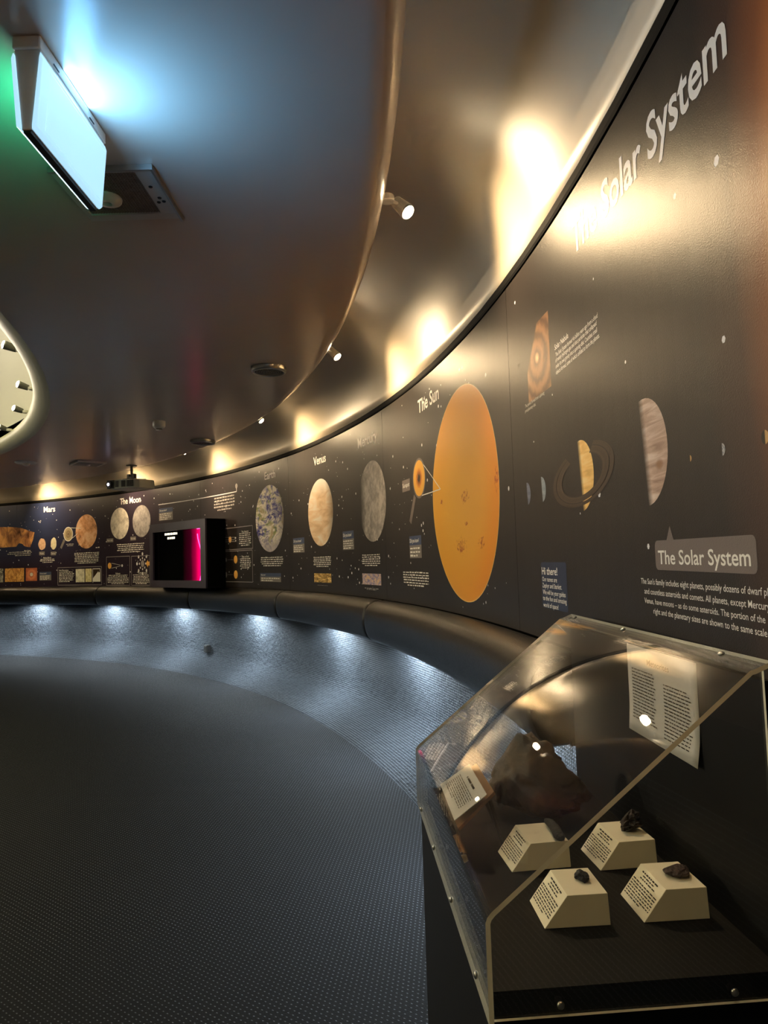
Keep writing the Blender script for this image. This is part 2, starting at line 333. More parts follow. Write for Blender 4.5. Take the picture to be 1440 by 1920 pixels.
M['cab'] = plain('violet_black_paint', (0.055, 0.042, 0.065), 0.4, 0, 0.5)

# ------------------------------------------------------------------ object helpers
def add(name, me, mat, parent=None, smooth=False):
    o = bpy.data.objects.new(name, me); COL.objects.link(o)
    if mat is not None:
        for mm in (mat if isinstance(mat, (list, tuple)) else [mat]): me.materials.append(mm)
    if parent is not None: o.parent = parent; o.matrix_parent_inverse = Matrix.Identity(4)
    if smooth:
        for p in me.polygons: p.use_smooth = True
    return o
def tag(o, label=None, cat=None, group=None, kind=None):
    if label: o['label'] = label
    if cat: o['category'] = cat
    if group: o['group'] = group
    if kind: o['kind'] = kind
    return o
def empty(name, loc=(0, 0, 0), rotz=0.0):
    o = bpy.data.objects.new(name, None); COL.objects.link(o); o.location = loc; o.rotation_euler = (0, 0, rotz); o.empty_display_size = 0.05
    return o
def bm_obj(name, bm, mat, parent=None, smooth=False, bevel=0.0):
    bmesh.ops.recalc_face_normals(bm, faces=bm.faces)
    me = bpy.data.meshes.new(name); bm.to_mesh(me); bm.free()
    o = add(name, me, mat, parent, smooth)
    if bevel:
        b = o.modifiers.new('bevel', 'BEVEL'); b.width = bevel; b.segments = 2; b.limit_method = 'ANGLE'
    return o
def bbox(bm, c, s, rot=None):
    mt = Matrix.Translation(c) @ (rot.to_4x4() if rot else Matrix.Identity(4)) @ Matrix.Diagonal((*s, 1))
    return bmesh.ops.create_cube(bm, size=1, matrix=mt)
def align(d):
    return Vector(d).normalized().to_track_quat('Z', 'Y').to_matrix()
def bcyl(bm, a, b, r1, r2=None, n=20, caps=True):
    a = Vector(a); b = Vector(b); d = b-a
    mt = Matrix.Translation((a+b)/2) @ align(d).to_4x4()
    return bmesh.ops.create_cone(bm, cap_ends=caps, segments=n, radius1=r1, radius2=r1 if r2 is None else r2, depth=d.length, matrix=mt)
def poly_prism(name, pts, vec, mat, parent=None, bevel=0.0):     # closed polygon extruded by a vector
    bm = bmesh.new(); vec = Vector(vec)
    a = [bm.verts.new(p) for p in pts]; b = [bm.verts.new(Vector(p)+vec) for p in pts]; n = len(pts)
    bm.faces.new(a); bm.faces.new(b[::-1])
    for i in range(n): bm.faces.new((a[i], b[i], b[(i+1) % n], a[(i+1) % n]))
    return bm_obj(name, bm, mat, parent, bevel=bevel)
def lathe(name, prof, mat, parent=None, n=32, smooth=True, org=(0, 0, 0)):
    bm = bmesh.new(); rings = []
    for r, z in prof:
        rings.append([bm.verts.new((org[0]+r*math.cos(2*math.pi*k/n), org[1]+r*math.sin(2*math.pi*k/n), org[2]+z)) for k in range(n)] if r > 1e-6 else [bm.verts.new((org[0], org[1], org[2]+z))])
    for A, B in zip(rings, rings[1:]):
        for k in range(n):
            f = [A[k % len(A)], A[(k+1) % n % len(A)], B[(k+1) % n % len(B)], B[k % len(B)]]
            f = [v for i, v in enumerate(f) if v not in f[:i]]
            if len(f) > 2:
                try: bm.faces.new(f)
                except ValueError: pass
    return bm_obj(name, bm, mat, parent, smooth)
def sweep(name, prof, a0, a1, n, mat, parent=None, smooth=True, closed=False, caps=False, facing=(10.2, 1.5)):
    # profile of (R, z) swept about the room's centre between two angles
    vs_, fs, uvs = [], [], []
    L = [0.0]
    for (r0, z0), (r1, z1) in zip(prof, prof[1:]): L.append(L[-1]+math.hypot(r1-r0, z1-z0))
    k = len(prof)
    for i in range(n+1):
        a = a0+(a1-a0)*i/n
        for r, z in prof: vs_.append(P(a, r, z))
    full = abs(a1-a0) >= 359.99
    for i in range(n):
        for j in range(k if closed else k-1):
            j2 = (j+1) % k
            fs.append((i*k+j, i*k+j2, (i+1)*k+j2, (i+1)*k+j)); 
            for (ii, jj) in ((i, j), (i, j2), (i+1, j2), (i+1, j)):
                uvs.append((-RW*math.radians(a0+(a1-a0)*ii/n), L[jj]))
    if caps and not full:
        fs.append(tuple(range(k))); uvs += [(0, 0)]*k
        fs.append(tuple(n*k+j for j in reversed(range(k)))); uvs += [(0, 0)]*k
    me = bpy.data.meshes.new(name); me.from_pydata([tuple(v) for v in vs_], [], fs)
    ul = me.uv_layers.new(name='UVMap')
    for i, q in enumerate(uvs): ul.data[i].uv = q
    me.update()
    # outward faces: towards the walkable ring for open shells, outwards for closed bars
    if closed:
        bm = bmesh.new(); bm.from_mesh(me); bmesh.ops.recalc_face_normals(bm, faces=bm.faces); bm.to_mesh(me); bm.free()
    else:
        acc = 0.0
        for p in me.polygons:
            c = p.center; rr = math.hypot(c.x-CX, c.y-CY); q = Vector((CX+(c.x-CX)*facing[0]/max(rr, 0.01), CY+(c.y-CY)*facing[0]/max(rr, 0.01), facing[1]))
            acc += p.normal.dot(q-c)*p.area
        if acc < 0: me.flip_normals()
    return add(name, me, mat, parent, smooth)
def auto_smooth(o, deg=35):
    for p in o.data.polygons: p.use_smooth = True
    mo = o.modifiers.new('edges', 'EDGE_SPLIT'); mo.split_angle = math.radians(deg)

# ------------------------------------------------------------------ the setting
N = 240
fl = sweep('floor', [(0.01, 0.0), (4, 0.0), (8, 0.0), (10, 0), (11.40, 0.0), (11.475, 0.0), (11.495, -0.004), (11.503, -0.02)], -180, 180, N, M['carpet'])
tag(fl, 'dark carpet with pale dots inside the curved step edge', 'floor', kind='structure')
wl = sweep('wall_lower', [(11.495, -0.06), (11.512, -0.012), (11.60, 0.030), (11.72, 0.10), (11.82, 0.155), (11.875, 0.195), (11.90, 0.25), (11.905, 0.33), (11.89, 0.50), (11.865, 0.70), (11.85, 0.95)], -180, 180, 300, M['carpet_wall'])
tag(wl, 'dotted carpet rising as a ramp up the curved wall below the bench', 'wall', kind='structure')
wo = sweep('wall_outer', [(11.90, 0.94), (11.70, 0.95), (11.672, 1.0), (11.672, 2.75)], -180, 180, N, M['blackmat'], smooth=False)
tag(wo, 'black curved wall behind the printed mural', 'wall', kind='structure')
# ceiling ring: inner rim, flat grey soffit, rounded outer lip turning up
zc = Z_CEIL
rim = [(9.19, zc+0.135), (9.155, zc+0.13), (9.14, zc+0.11)]
for k in range(7):
    a = math.pi-k*math.pi/12; rim.append((9.27+0.13*math.cos(a), zc+0.10-0.10*math.sin(a)))
rm = sweep('trim_2', rim, -180, 180, 300, M['dome'], facing=(8.9, 2.9)); tag(rm, 'rounded rim of the dome opening, dome light put into its pale cream colour', 'trim', kind='structure')  # lip of the ceiling ring; the glow from the dome is painted on as cream
prof = [(9.27, zc)]
prof += [(9.6, zc), (10.2, zc), (10.7, zc), (11.0, zc)]
for k in range(1, 8):
    a = math.pi/2-k*math.pi/14; prof.append((11.03+0.075*math.cos(a), zc+0.07-0.07*math.sin(a)))
prof += [(11.108, zc+0.16)]
cl = sweep('ceiling', prof, -180, 180, 300, M['ceiling'])
tag(cl, 'grey satin ring ceiling with rounded lips', 'ceiling', kind='structure')
# cove above the mural: concave sweep from wall head to a point hidden behind the lip
zw = E+1.182
prof = [(11.672, zw-0.004), (11.655, zw)]
for k in range(1, 13):
    a = k/12*math.pi/2; prof.append((11.655-0.66*(1-math.cos(a)), zw+0.56*math.sin(a)))
prof += [(10.7, zw+0.565)]
cv = sweep('ceiling_cove', prof, -180, 180, 300, M['cove'])
tag(cv, 'cream satin cove curving up from the mural to the ceiling lip', 'ceiling', kind='structure')
pl = sweep('ceiling_plenum', [(9.19, zc+0.134), (9.85, zc+0.12), (9.90, zc+0.60), (9.36, zc+0.345)], -180, 180, N, M['darkgap'], facing=(9.4, 3.2))
tag(pl, 'dark gap between the ceiling ring and the inner dome', 'ceiling', kind='structure')
prof = [(9.34, E+1.68)]
for k in range(1, 13):
    a = k/12; prof.append((9.34*math.cos(a*math.pi/2)+0.01, E+1.68+3.6*math.sin(a*math.pi/2)))
dm = sweep('ceiling_dome', prof, -180, 180, 180, M['dome'], facing=(3.0, 1.5))
tag(dm, 'pale cream dome above the central opening', 'ceiling', kind='structure')
tr = sweep('trim_1', [(11.668, zw-0.001), (11.645, zw-0.001), (11.640, zw-0.012), (11.6405, Z_TOP+0.012), (11.645, Z_TOP+0.004), (11.668, Z_TOP+0.004)], -180, 180, N, M['blackmat'], smooth=False)
tag(tr, 'black trim strip along the top of the mural', 'trim', kind='structure')

# ------------------------------------------------------------------ the mural: panels with their prints
mural = empty('wall_mural', P(31, RW, Z_BOT)); MO = Vector(mural.location)
tag(mural, 'curved printed space mural above the padded bench', 'mural')
def rel(o): o.matrix_parent_inverse = Matrix.Identity(4)
SEAMS = [-41.0, -29.0, -17.0, -4.9, 7.22, 19.06, 31.1, 43.2, 55.3, 67.4, 79.5, 91.6]
PANELS = []
for a0, a1 in zip(SEAMS, SEAMS[1:]):
    g = 0.006
    pr = [(RW+0.018, Z_BOT), (RW+0.001, Z_BOT), (RW, Z_BOT+0.001), (RW, Z_TOP-0.001), (RW+0.001, Z_TOP), (RW+0.018, Z_TOP)]
    vs_, fs, uvs = [], [], []; n = 26; k = len(pr)
    for i in range(n+1):
        a = a0+g+(a1-a0-2*g)*i/n
        for r, z in pr: vs_.append(P(a, r, z)-MO)
    for i in range(n):
        for j in range(k):
            j2 = (j+1) % k
            fs.append((i*k+j, i*k+j2, (i+1)*k+j2, (i+1)*k+j))
            for ii, jj in ((i, j), (i, j2), (i+1, j2), (i+1, j)):
                uvs.append((-RW*math.radians(a0+g+(a1-a0-2*g)*ii/n), pr[jj][1]))
    for e in (tuple(reversed(range(k))), tuple(n*k+j for j in range(k))):
        fs.append(e); uvs += [(0, 1)]*k
    me = bpy.data.meshes.new('panel'); me.from_pydata([tuple(v) for v in vs_], [], fs)
    ul = me.uv_layers.new(name='UVMap')
    for i, q in enumerate(uvs): ul.data[i].uv = q
    bm = bmesh.new(); bm.from_mesh(me); bmesh.ops.recalc_face_normals(bm, faces=bm.faces); bm.to_mesh(me); bm.free()
    o = add('panel', me, M['mural'], mural); PANELS.append((a0, a1, o))
def panel_at(X):
    a = -math.degrees(X/RW)
    for a0, a1, o in PANELS:
        if a0 <= a < a1: return o
    return PANELS[0][2]
def wp(X, z, off): return P(-math.degrees(X/RW), RW-off, z)-MO
def face_room(me):
    bad = [p.index for p in me.polygons if p.normal.dot(Vector((CX, CY, 0))-(p.center+MO)*1.0) < 0 and abs(p.normal.z) < 0.9]
    if bad:
        bm = bmesh.new(); bm.from_mesh(me); bm.faces.ensure_lookup_table()
        bmesh.ops.reverse_faces(bm, faces=[bm.faces[i] for i in bad]); bm.to_mesh(me); bm.free()
def decal(name, polys, mat, off=0.0004, uvs=None, label=None, host=None):
    vs_, fs, uu = [], [], []
    for k, poly in enumerate(polys):
        b = len(vs_); vs_ += [wp(x, z, off) for x, z in poly]; fs.append(tuple(range(b, b+len(poly))))
        uu += (uvs[k] if uvs else poly)
    me = bpy.data.meshes.new(name); me.from_pydata([tuple(v) for v in vs_], [], fs)
    ul = me.uv_layers.new(name='UVMap'); i = 0
    for p in me.polygons:
        for li in p.loop_indices: ul.data[li].uv = uu[me.loops[li].vertex_index]
    me.update(); face_room(me)
    xs = [x for poly in polys for x, z in poly]
    o = add(name, me, mat, host or panel_at((min(xs)+max(xs))/2))
    if label: o['label'] = label
    return o
def disc(name, cx, cz, rx, rz, mat, label=None, off=0.0004, wob=0.0, rot=0.0, seg=40):
    polys, uvs = [], []; rr = max(1, int(rx/0.07)); 
    rnd = [1+wob*(random.random()-0.5) for _ in range(seg)]; rnd = [(rnd[i-1]+rnd[i]+rnd[(i+1) % seg])/3 for i in range(seg)]
    def pt(i, k):
        a = 2*math.pi*k/seg; f = i/rr*(1+(rnd[k % seg]-1)*i/rr); x = f*math.cos(a); y = f*math.sin(a)
        X = x*rx; Zz = y*rz
        return ((cx+X*math.cos(rot)-Zz*math.sin(rot), cz+X*math.sin(rot)+Zz*math.cos(rot)), (x, y))
    for i in range(rr):
        for k in range(seg):
            q = [pt(i, k), pt(i+1, k), pt(i+1, k+1), pt(i, k+1)]
            if i == 0: q = [pt(0, 0), pt(1, k), pt(1, k+1)]
            polys.append([a for a, b in q]); uvs.append([b for a, b in q])
    return decal(name, polys, mat, off, uvs, label)
def disc_px(name, top, bot, mat, label=None, off=0.0004, kx=1.0, **kw):
    (x0, z0), (x1, z1) = wx(*top), wx(*bot); r = abs(z0-z1)/2
    return disc(name, (x0+x1)/2, (z0+z1)/2, r*kx, r, mat, label, off, **kw)
def rect(name, x0, z0, x1, z1, mat, off=0.0004, label=None, corner=0.0):
    n = max(1, int((x1-x0)/0.12)); polys, uvs = [], []
    if corner > 0:
        pts = []
        for (cx_, cz_, s) in ((x1-corner, z1-corner, 0), (x0+corner, z1-corner, 1), (x0+corner, z0+corner, 2), (x1-corner, z0+corner, 3)):
            for k in range(5):
                a = (s+k/4)*math.pi/2; pts.append((cx_+corner*math.cos(a), cz_+corner*math.sin(a)))
        # slice vertically so that the plate follows the curve of the wall
        cuts = sorted({x0, x0+corner, x1-corner, x1} | {x0+corner+(x1-x0-2*corner)*i/n for i in range(n+1)} | {p[0] for p in pts})
        def span(x):
            d = 0
            if x < x0+corner: d = corner-math.sqrt(max(0, corner**2-(x0+corner-x)**2))
            elif x > x1-corner: d = corner-math.sqrt(max(0, corner**2-(x-x1+corner)**2))
            return z0+d, z1-d
        for a, b in zip(cuts, cuts[1:]):
            if b-a < 1e-6: continue
            (al, ah), (bl, bh) = span(a), span(b); polys.append([(a, al), (b, bl), (b, bh), (a, ah)])
    else:
        for i in range(n):
            a = x0+(x1-x0)*i/n; b = x0+(x1-x0)*(i+1)/n; polys.append([(a, z0), (b, z0), (b, z1), (a, z1)])
    for q in polys: uvs.append([((x-x0)/(x1-x0)*2-1, (z-z0)/(z1-z0)*2-1) for x, z in q])
    return decal(name, polys, mat, off, uvs, label)
def box_px(name, tl, br, mat, **kw):
    (x0, z1), (x1, z0) = wx(*tl), wx(*br); return rect(name, x0, z0, x1, z1, mat, **kw), (x0, z0, x1, z1)
def line(name, pts, wdt, mat=None, off=0.0005):
    polys = []
    for (xa, za), (xb, zb) in zip(pts, pts[1:]):
        L_ = math.hypot(xb-xa, zb-za); n = max(1, int(L_/0.15)); nx, nz = -(zb-za)/L_*wdt/2, (xb-xa)/L_*wdt/2
        for i in range(n):
            p = (xa+(xb-xa)*i/n, za+(zb-za)*i/n); q = (xa+(xb-xa)*(i+1)/n, za+(zb-za)*(i+1)/n)
            polys.append([(p[0]-nx, p[1]-nz), (q[0]-nx, q[1]-nz), (q[0]+nx, q[1]+nz), (p[0]+nx, p[1]+nz)])
    return decal(name, polys, mat or M['line'], off)
def frame_px(tl, br, wdt=0.008):
    (x0, z1), (x1, z0) = wx(*tl), wx(*br)
    line('frame_line', [(x0, z0), (x1, z0), (x1, z1), (x0, z1), (x0, z0)], wdt); return x0, z0, x1, z1
# ---- lettering
def font_mesh(txt, bold=0.0, align_='LEFT'):
    cu = bpy.data.curves.new('lettering_curve', 'FONT'); cu.body = txt; cu.size = 1; cu.offset = bold; cu.resolution_u = 3; cu.align_x = align_
    o = bpy.data.objects.new('lettering_curve', cu); COL.objects.link(o)
    dg = bpy.context.evaluated_depsgraph_get(); dg.update()
    me = bpy.data.meshes.new_from_object(o.evaluated_get(dg))
    bpy.data.objects.remove(o); bpy.data.curves.remove(cu)
    vs_ = [(v.co.x, v.co.y) for v in me.vertices]; fs = [tuple(p.vertices) for p in me.polygons]
    bpy.data.meshes.remove(me); return vs_, fs
CAP = max(y for x, y in font_mesh('T')[0])
def text_w(txt, bold=0.0):
    xs = [x for x, y in font_mesh(txt, bold)[0]]; return min(xs), max(xs)
def text(name, txt, left, right, cap, mat='white_ink', bold=0.0, fit=None, off=0.0008, label=None):
    # left/right end of the baseline and the cap height, as places on the wall
    vs_, fs = font_mesh(txt, bold); a, b = text_w(fit or txt, bold)
    (xl, zl), (xr, zr) = left, right
    sx = (xr-xl)/(b-a); sz = cap/CAP
    vv = []
    for x, y in vs_:
        X = xl+(x-a)*sx; vv.append(wp(X, zl+(zr-zl)*(X-xl)/(xr-xl)+y*sz, off))
    me = bpy.data.meshes.new(name); me.from_pydata([tuple(v) for v in vv], [], fs)
    me.update(); face_room(me)
    o = add(name, me, M[mat], panel_at((xl+xr)/2))
    if label: o['label'] = label
    return o
def text_px(name, txt, left, right, captop, **kw):
    L_, R_, T_ = wx(*left), wx(*right), wx(*captop)
    if abs(L_[1]-R_[1]) < 0.05:
        z = (L_[1]+R_[1])/2; L_ = (L_[0], z); R_ = (R_[0], z)
    return text(name, txt, L_, R_, T_[1]-wx(*left)[1], **kw)
def greek(x0, z1, x1, z0, lines, align_='C', ragged=0.12, wlen=(0.02, 0.07), seed=1):
    # rows of illegibly small words: one thin stroke for each word
    rnd = random.Random(seed); polys = []; pitch = (z1-z0)/lines; h = pitch*0.46
    for k in range(lines):
        W_ = (x1-x0)*(1-rnd.random()*ragged-(0.25 if k == lines-1 else 0)); zb = z1-pitch*(k+0.78)
        xs = x0 if align_ == 'L' else (x1-W_ if align_ == 'R' else (x0+x1-W_)/2); xe = xs+W_; x = xs
        while x < xe-0.006:
            l = min(rnd.uniform(*wlen), xe-x); hh = h*rnd.choice((0.8, 0.95, 1.1))
            polys.append([(x, zb), (x+l, zb), (x+l, zb+hh), (x, zb+hh)]); x += l+rnd.uniform(0.010, 0.017)
    return polys
def para_px(tl, br, lines, mat='white_ink', **kw):
    (x0, z1), (x1, z0) = wx(*tl), wx(*br)
    return decal('paragraph_text', greek(x0, z1, x1, z0, lines, seed=int(tl[0]*7+tl[1]), **kw), M[mat], 0.0008)
def know_px(tl, br, lines, split=0.42):
    (x0, z1), (x1, z0) = wx(*tl), wx(*br); zs = z1-(z1-z0)*split
    rect('fact_box_header', x0, zs, x1, z1, M['blue_head']); rect('fact_box', x0, z0, x1, zs, M['grey_body'])
    w_ = x1-x0; h = z1-zs
    text('lettering', 'Did you know?', (x0+0.04*w_, zs+0.30*h), (x0+min(0.80*w_, 6.2*h*0.55), zs+0.30*h), h*0.42, bold=0.012)
    decal('paragraph_text', greek(x0+0.05*w_, zs-0.08*(zs-z0), x1-0.06*w_, z0+0.06*(zs-z0), lines, 'L', seed=int(tl[0])), M['white_ink'], 0.0008)

# ---- titles
B = 0.018
text_px('title_lettering', 'The Solar System', (1075, 478), (1364, 98), (1066, 430), bold=B, label='large white title reading The Solar System at the top of the mural')
text_px('title_lettering', 'The Sun', (784, 774), (823, 749), (782.5, 751), bold=B)
text_px('title_lettering', 'Mercury', (671, 839), (707, 827), (670, 821), bold=B)
text_px('title_lettering', 'Venus', (588, 872), (611, 866.5), (585.5, 858), bold=B)
text_px('title_lettering', 'Earth', (496, 899.5), (516, 895), (495, 886), bold=B)
text_px('title_lettering', 'The Moon', (225, 945.8), (264, 941.5), (224, 935), bold=B)
text_px('title_lettering', 'Mars', (82, 960.6), (103.5, 959), (82, 950.5), bold=B)
# ---- planets
disc_px('planet_print', (873, 716), (865.5, 1127), M['sun'], 'huge orange printed Sun with red sunspots', seg=72)
disc_px('planet_print', (506, 909), (505, 1035), M['earth'], 'printed Earth with white cloud swirls')
disc_px('planet_print', (602, 897), (600, 1024), M['venus'], 'printed cream and peach Venus')
disc_px('planet_print', (698, 863), (698, 1016), M['mercury'], 'printed grey cratered Mercury')
disc_px('planet_print', (162, 964.5), (162, 1028.5), M['mars'], 'printed orange Mars')
disc_px('planet_print', (225, 952), (224, 1011), M['moon'], 'printed near side of the Moon')
disc_px('planet_print', (266, 947), (265, 1007), M['moon_far'], 'printed far side of the Moon')
disc_px('planet_print', (1207, 747), (1211, 950), M['jupiter'], 'printed half-lit Jupiter with red spot')
disc_px('planet_print', (1088, 825), (1091, 959), M['saturn'], 'printed half-lit golden Saturn', off=0.0006)
disc_px('planet_print', (1015.5, 894), (1015.8, 942.5), M['uranus'], 'printed pale blue crescent Uranus')
disc_px('planet_print', (988, 905), (988.5, 948), M['neptune'], 'printed dim blue crescent Neptune')
disc_px('planet_print', (1294, 853.5), (1294.5, 865.5), M['small_venus'], 'tiny printed crescent planet')
disc_px('planet_print', (1354, 831), (1354.5, 855), M['small_earth'], 'tiny printed crescent Earth')
disc_px('planet_print', (1434.5, 806), (1435, 833), M['small_venus'], 'small printed crescent at the edge of the orange glow')
# saturn's rings: tilted flat annulus, front half over the planet
(xa, za), (xb, zb), (xs, zs) = wx(1036, 922), wx(1149, 861), wx(1089.5, 892)
hl = math.hypot(xb-xa, zb-za)/2; rt = math.atan2(zb-za, xb-xa)
for nm, r0, r1, offs in (('ring_print', 0.66, 0.86, 0.0008), ('ring_print', 0.885, 1.0, 0.0008)):
    polys, uvs = [], []
    for k in range(64):
        q = []
        for rr, kk in ((r0, k), (r1, k), (r1, k+1), (r0, k+1)):
            a = 2*math.pi*kk/64; x = rr*hl*math.cos(a); y = rr*hl*0.34*math.sin(a)
            q.append((xs+x*math.cos(rt)-y*math.sin(rt), zs+x*math.sin(rt)+y*math.cos(rt)))
        mid = 2*math.pi*(k+.5)/64
        if math.sin(mid) > 0 and abs(math.cos(mid)) < 0.50: continue
        polys.append(q); uvs.append([(r0, 0), (r1, 0), (r1, 1), (r0, 1)])
    decal(nm, polys, M['ring'], offs, uvs)
# ---- solar system speech bubble and text
(x0, z1), (x1, z0) = wx(1227.5, 1014), wx(1422, 1077)
rect('speech_bubble', x0, z0, x1, z1, M['bubble'], corner=0.014, label='grey speech bubble reading The Solar System')
tip = wx(1256, 986); ba = wx(1250.5, 1015); bb = wx(1263.8, 1014.5)
decal('bubble_pointer', [[(ba[0], z1), (bb[0], z1), tip]], M['bubble'], 0.0008)
text_px('lettering', 'The Solar System', (1235.5, 1058.5), (1409, 1059.5), (1233.5, 1034), bold=0.012)
for txt, fit, l, r, ct in (("The Sun's family includes eight planets, possibly dozens of dwarf planets", "The Sun's family includes eight planets, possibly dozens of dwarf", (1203, 1098), (1430, 1110.5), (1203, 1088)),
                           ("and countless asteroids and comets. All planets, except Mercury and", "and countless asteroids and comets. All planets, except Mercur", (1209.5, 1117), (1439, 1138), (1209.5, 1107)),
                           ("Venus, have moons \u2013 as do some asteroids. The portion of the", None, (1209.5, 1134), (1436, 1163), (1209.5, 1124.5)),
                           ("right and the planetary sizes are shown to the same scale", None, (1226.5, 1155), (1439.5, 1188), (1226.5, 1145))):
    text_px('paragraph_line', txt, l, r, ct, fit=fit, bold=0.004)
# ---- solar nebula
box_px('picture_print', (986, 627), (1034, 724), M['nebula'], label='printed orange swirl of the solar nebula')
text_px('lettering', 'Solar Nebula', (1040.5, 656), (1066, 634), (1040, 646), bold=0.01)
for k, (txt, l, r) in enumerate((('The Solar System formed 4.6 billion years ago from a cloud', (1042, 667), (1121, 598)), ('of mainly hydrogen gas and dust particles that collapsed', (1042, 679.5), (1119, 610)),
                                 ('under its own gravity into a spinning disk. Countless small', (1042.5, 692), (1120, 621)), ('objects formed, some of which collided to form the planets.', (1043, 703.5), (1124.5, 631)))):
    text_px('paragraph_line', txt, l, r, (l[0], l[1]-8), bold=0.004)
text_px('paragraph_line', 'The planets formed from a spinning', (985, 764), (1021, 740), (985, 758), mat='grey_ink')
text_px('paragraph_line', 'protoplanetary disk.', (985, 774), (1005, 760.5), (985, 768), mat='grey_ink')
# ---- greeting box
(x0, z1), (x1, z0) = wx(1014, 1054), wx(1066, 1149)
rect('greeting_box', x0, z0, x1, z1, M['navy'], corner=0.012, label='navy box with a white greeting')
text_px('lettering', 'Hi there!', (1016.6, 1077), (1045.5, 1078.5), (1016.6, 1064), bold=0.012)
for txt, l, r in (('Our names are', (1017.5, 1089.5), (1044.7, 1092)), ('Zephyr and Starlett.', (1017.8, 1101.6), (1053.8, 1105)), ('We will be your guides', (1018.7, 1113.5), (1061, 1120)), ('to the fun and amazing', (1019, 1125.5), (1063, 1132)), ('world of space!', (1019.7, 1137.5), (1047.8, 1143))):
    text_px('paragraph_line', txt, l, r, (l[0], l[1]-8.2), bold=0.004)
# ---- sunspot lens
(xh, zh), (xe, ze) = wx(778, 930), wx(769.5, 980)
line('lens_handle', [(xh, zh), (xe, ze)], 0.045, M['bubble'], 0.0003)
disc_px('lens_print', (786.5, 858), (785, 935), M['bubble'], off=0.00035)
disc_px('lens_print', (786.5, 862), (785, 931), M['spot_pic'], 'printed close-up of a sunspot', off=0.0006)
p1, p2, p3 = wx(794, 871), wx(826, 917), wx(791, 929)
line('pointer_line', [p1, p2, p3], 0.006, M['white_ink'], 0.0009)
_, (x0, z0, x1, z1) = box_px('name_label', (754, 902), (769, 919), M['bubble'])
text('lettering', 'Sunspot', (x0+0.01, z0+(z1-z0)*0.36), (x1-0.012, z0+(z1-z0)*0.36), (z1-z0)*0.36, bold=0.008)
# ---- fact boxes
know_px((767.5, 1006), (791, 1046), 3); know_px((642.5, 997), (664, 1030), 4); know_px((549.5, 1009.5), (571, 1035.5), 4)
know_px((488, 1074.5), (527, 1091.5), 2); know_px((74, 1072.5), (96, 1088), 4, 0.35); know_px((298, 954), (324, 974), 4, 0.35)
# ---- paragraphs
para_px((755, 1070), (806, 1103), 6); para_px((677.5, 1039), (714.5, 1062), 6); para_px((587.5, 1043.5), (621.5, 1063.5), 6); para_px((488.5, 1044), (532, 1062), 5)
para_px((683, 1101), (711, 1108), 2, mat='grey_ink'); para_px((590, 1096), (620, 1099), 1, mat='grey_ink')
box_px('picture_print', (589, 1075), (621.5, 1093), M['venus_pic'], label='small orange-brown picture below Venus')
box_px('picture_print', (679.5, 1075), (715, 1098), M['mercury_pic'], label='small violet and tan map below Mercury')
# ---- seasons and tides
frame_px((416, 992), (474, 1028)); frame_px((416, 1034.5), (474, 1091.5))
text_px('lettering', 'The Seasons', (453, 998.5), (466, 997), (453, 995.3), bold=0.01); para_px((448, 999), (471, 1023), 7)
text_px('lettering', 'Tides on Earth', (453, 1045.5), (467, 1045), (453, 1042), bold=0.01); para_px((450, 1046), (471, 1066), 6)
disc_px('diagram_disc', (431.5, 1006), (431.5, 1017.5), M['orange']); disc_px('diagram_disc', (441.8, 1041.5), (441.8, 1056.5), M['orange']); disc_px('diagram_disc', (442.2, 1069.5), (442.2, 1085), M['orange'])
disc_px('diagram_disc', (423.8, 1046), (423.8, 1053.5), M['moon_far']); disc_px('diagram_disc', (424, 1072.5), (424, 1083), M['moon_far'], kx=0.8)
for v in (1008, 1012.5, 1016): line('diagram_line', [wx(421, v), wx(442, v-0.8)], 0.006)
line('diagram_line', [wx(427, 1049.6), wx(437, 1049.4)], 0.006); line('diagram_line', [wx(427, 1077.4), wx(437, 1077.4)], 0.006)
for u, v in ((420.6, 1010), (442, 1008.5), (442, 1014)): disc_px('diagram_disc', (u, v-1.6), (u, v+1.6), M['star'])
# ---- Earth-Moon distance
a, b, c = wx(297, 946.5), wx(443.5, 922), wx(443.5, 917)
line('diagram_line', [(a[0], a[1]), (b[0], a[1]), (b[0], a[1]+0.05)], 0.012, M['star'])
disc_px('diagram_disc', (443.2, 906.5), (443.2, 916), M['moon_far'])
para_px((400, 932.5), (441.5, 954), 5, mat='grey_ink')
# ---- Moon block
para_px((219, 1019.5), (270.5, 1035), 5)
for (u0, v0, u1, v1) in ((200, 1010, 212.5, 1016.5), (244.5, 1006.5, 255, 1013)):
    _, (x0, z0, x1, z1) = box_px('name_label', (u0, v0), (u1, v1), M['grey_body'])
    text('lettering', 'Near side' if u0 < 230 else 'Far side', (x0+.015, z0+(z1-z0)*.3), (x1-.015, z0+(z1-z0)*.3), (z1-z0)*.45)
frame_px((199.5, 1044.5), (243.5, 1097.5)); frame_px((246.5, 1043), (281, 1097.5))
text_px('lettering', 'Eclipses', (217, 1076.8), (225.5, 1076.4), (217, 1074), bold=0.01); para_px((201.5, 1077.5), (241.5, 1095.5), 7)
text_px('lettering', "The Moon's phases", (259, 1075.8), (276, 1075.2), (259, 1073), bold=0.01); para_px((249, 1076.5), (280.5, 1095.5), 7)
disc_px('diagram_disc', (205.6, 1055), (205.6, 1066.5), M['orange']); disc_px('diagram_disc', (229, 1058), (229, 1063), M['star'])
line('diagram_line', [wx(209, 1056), wx(226, 1059.6)], 0.006, M['grey_ink']); line('diagram_line', [wx(209, 1065.5), wx(226, 1061.2)], 0.006, M['grey_ink'])
cx_, cz_ = wx(267.3, 1056.8)
disc('diagram_disc', cx_, cz_, 0.045, 0.055, M['moon_far'])
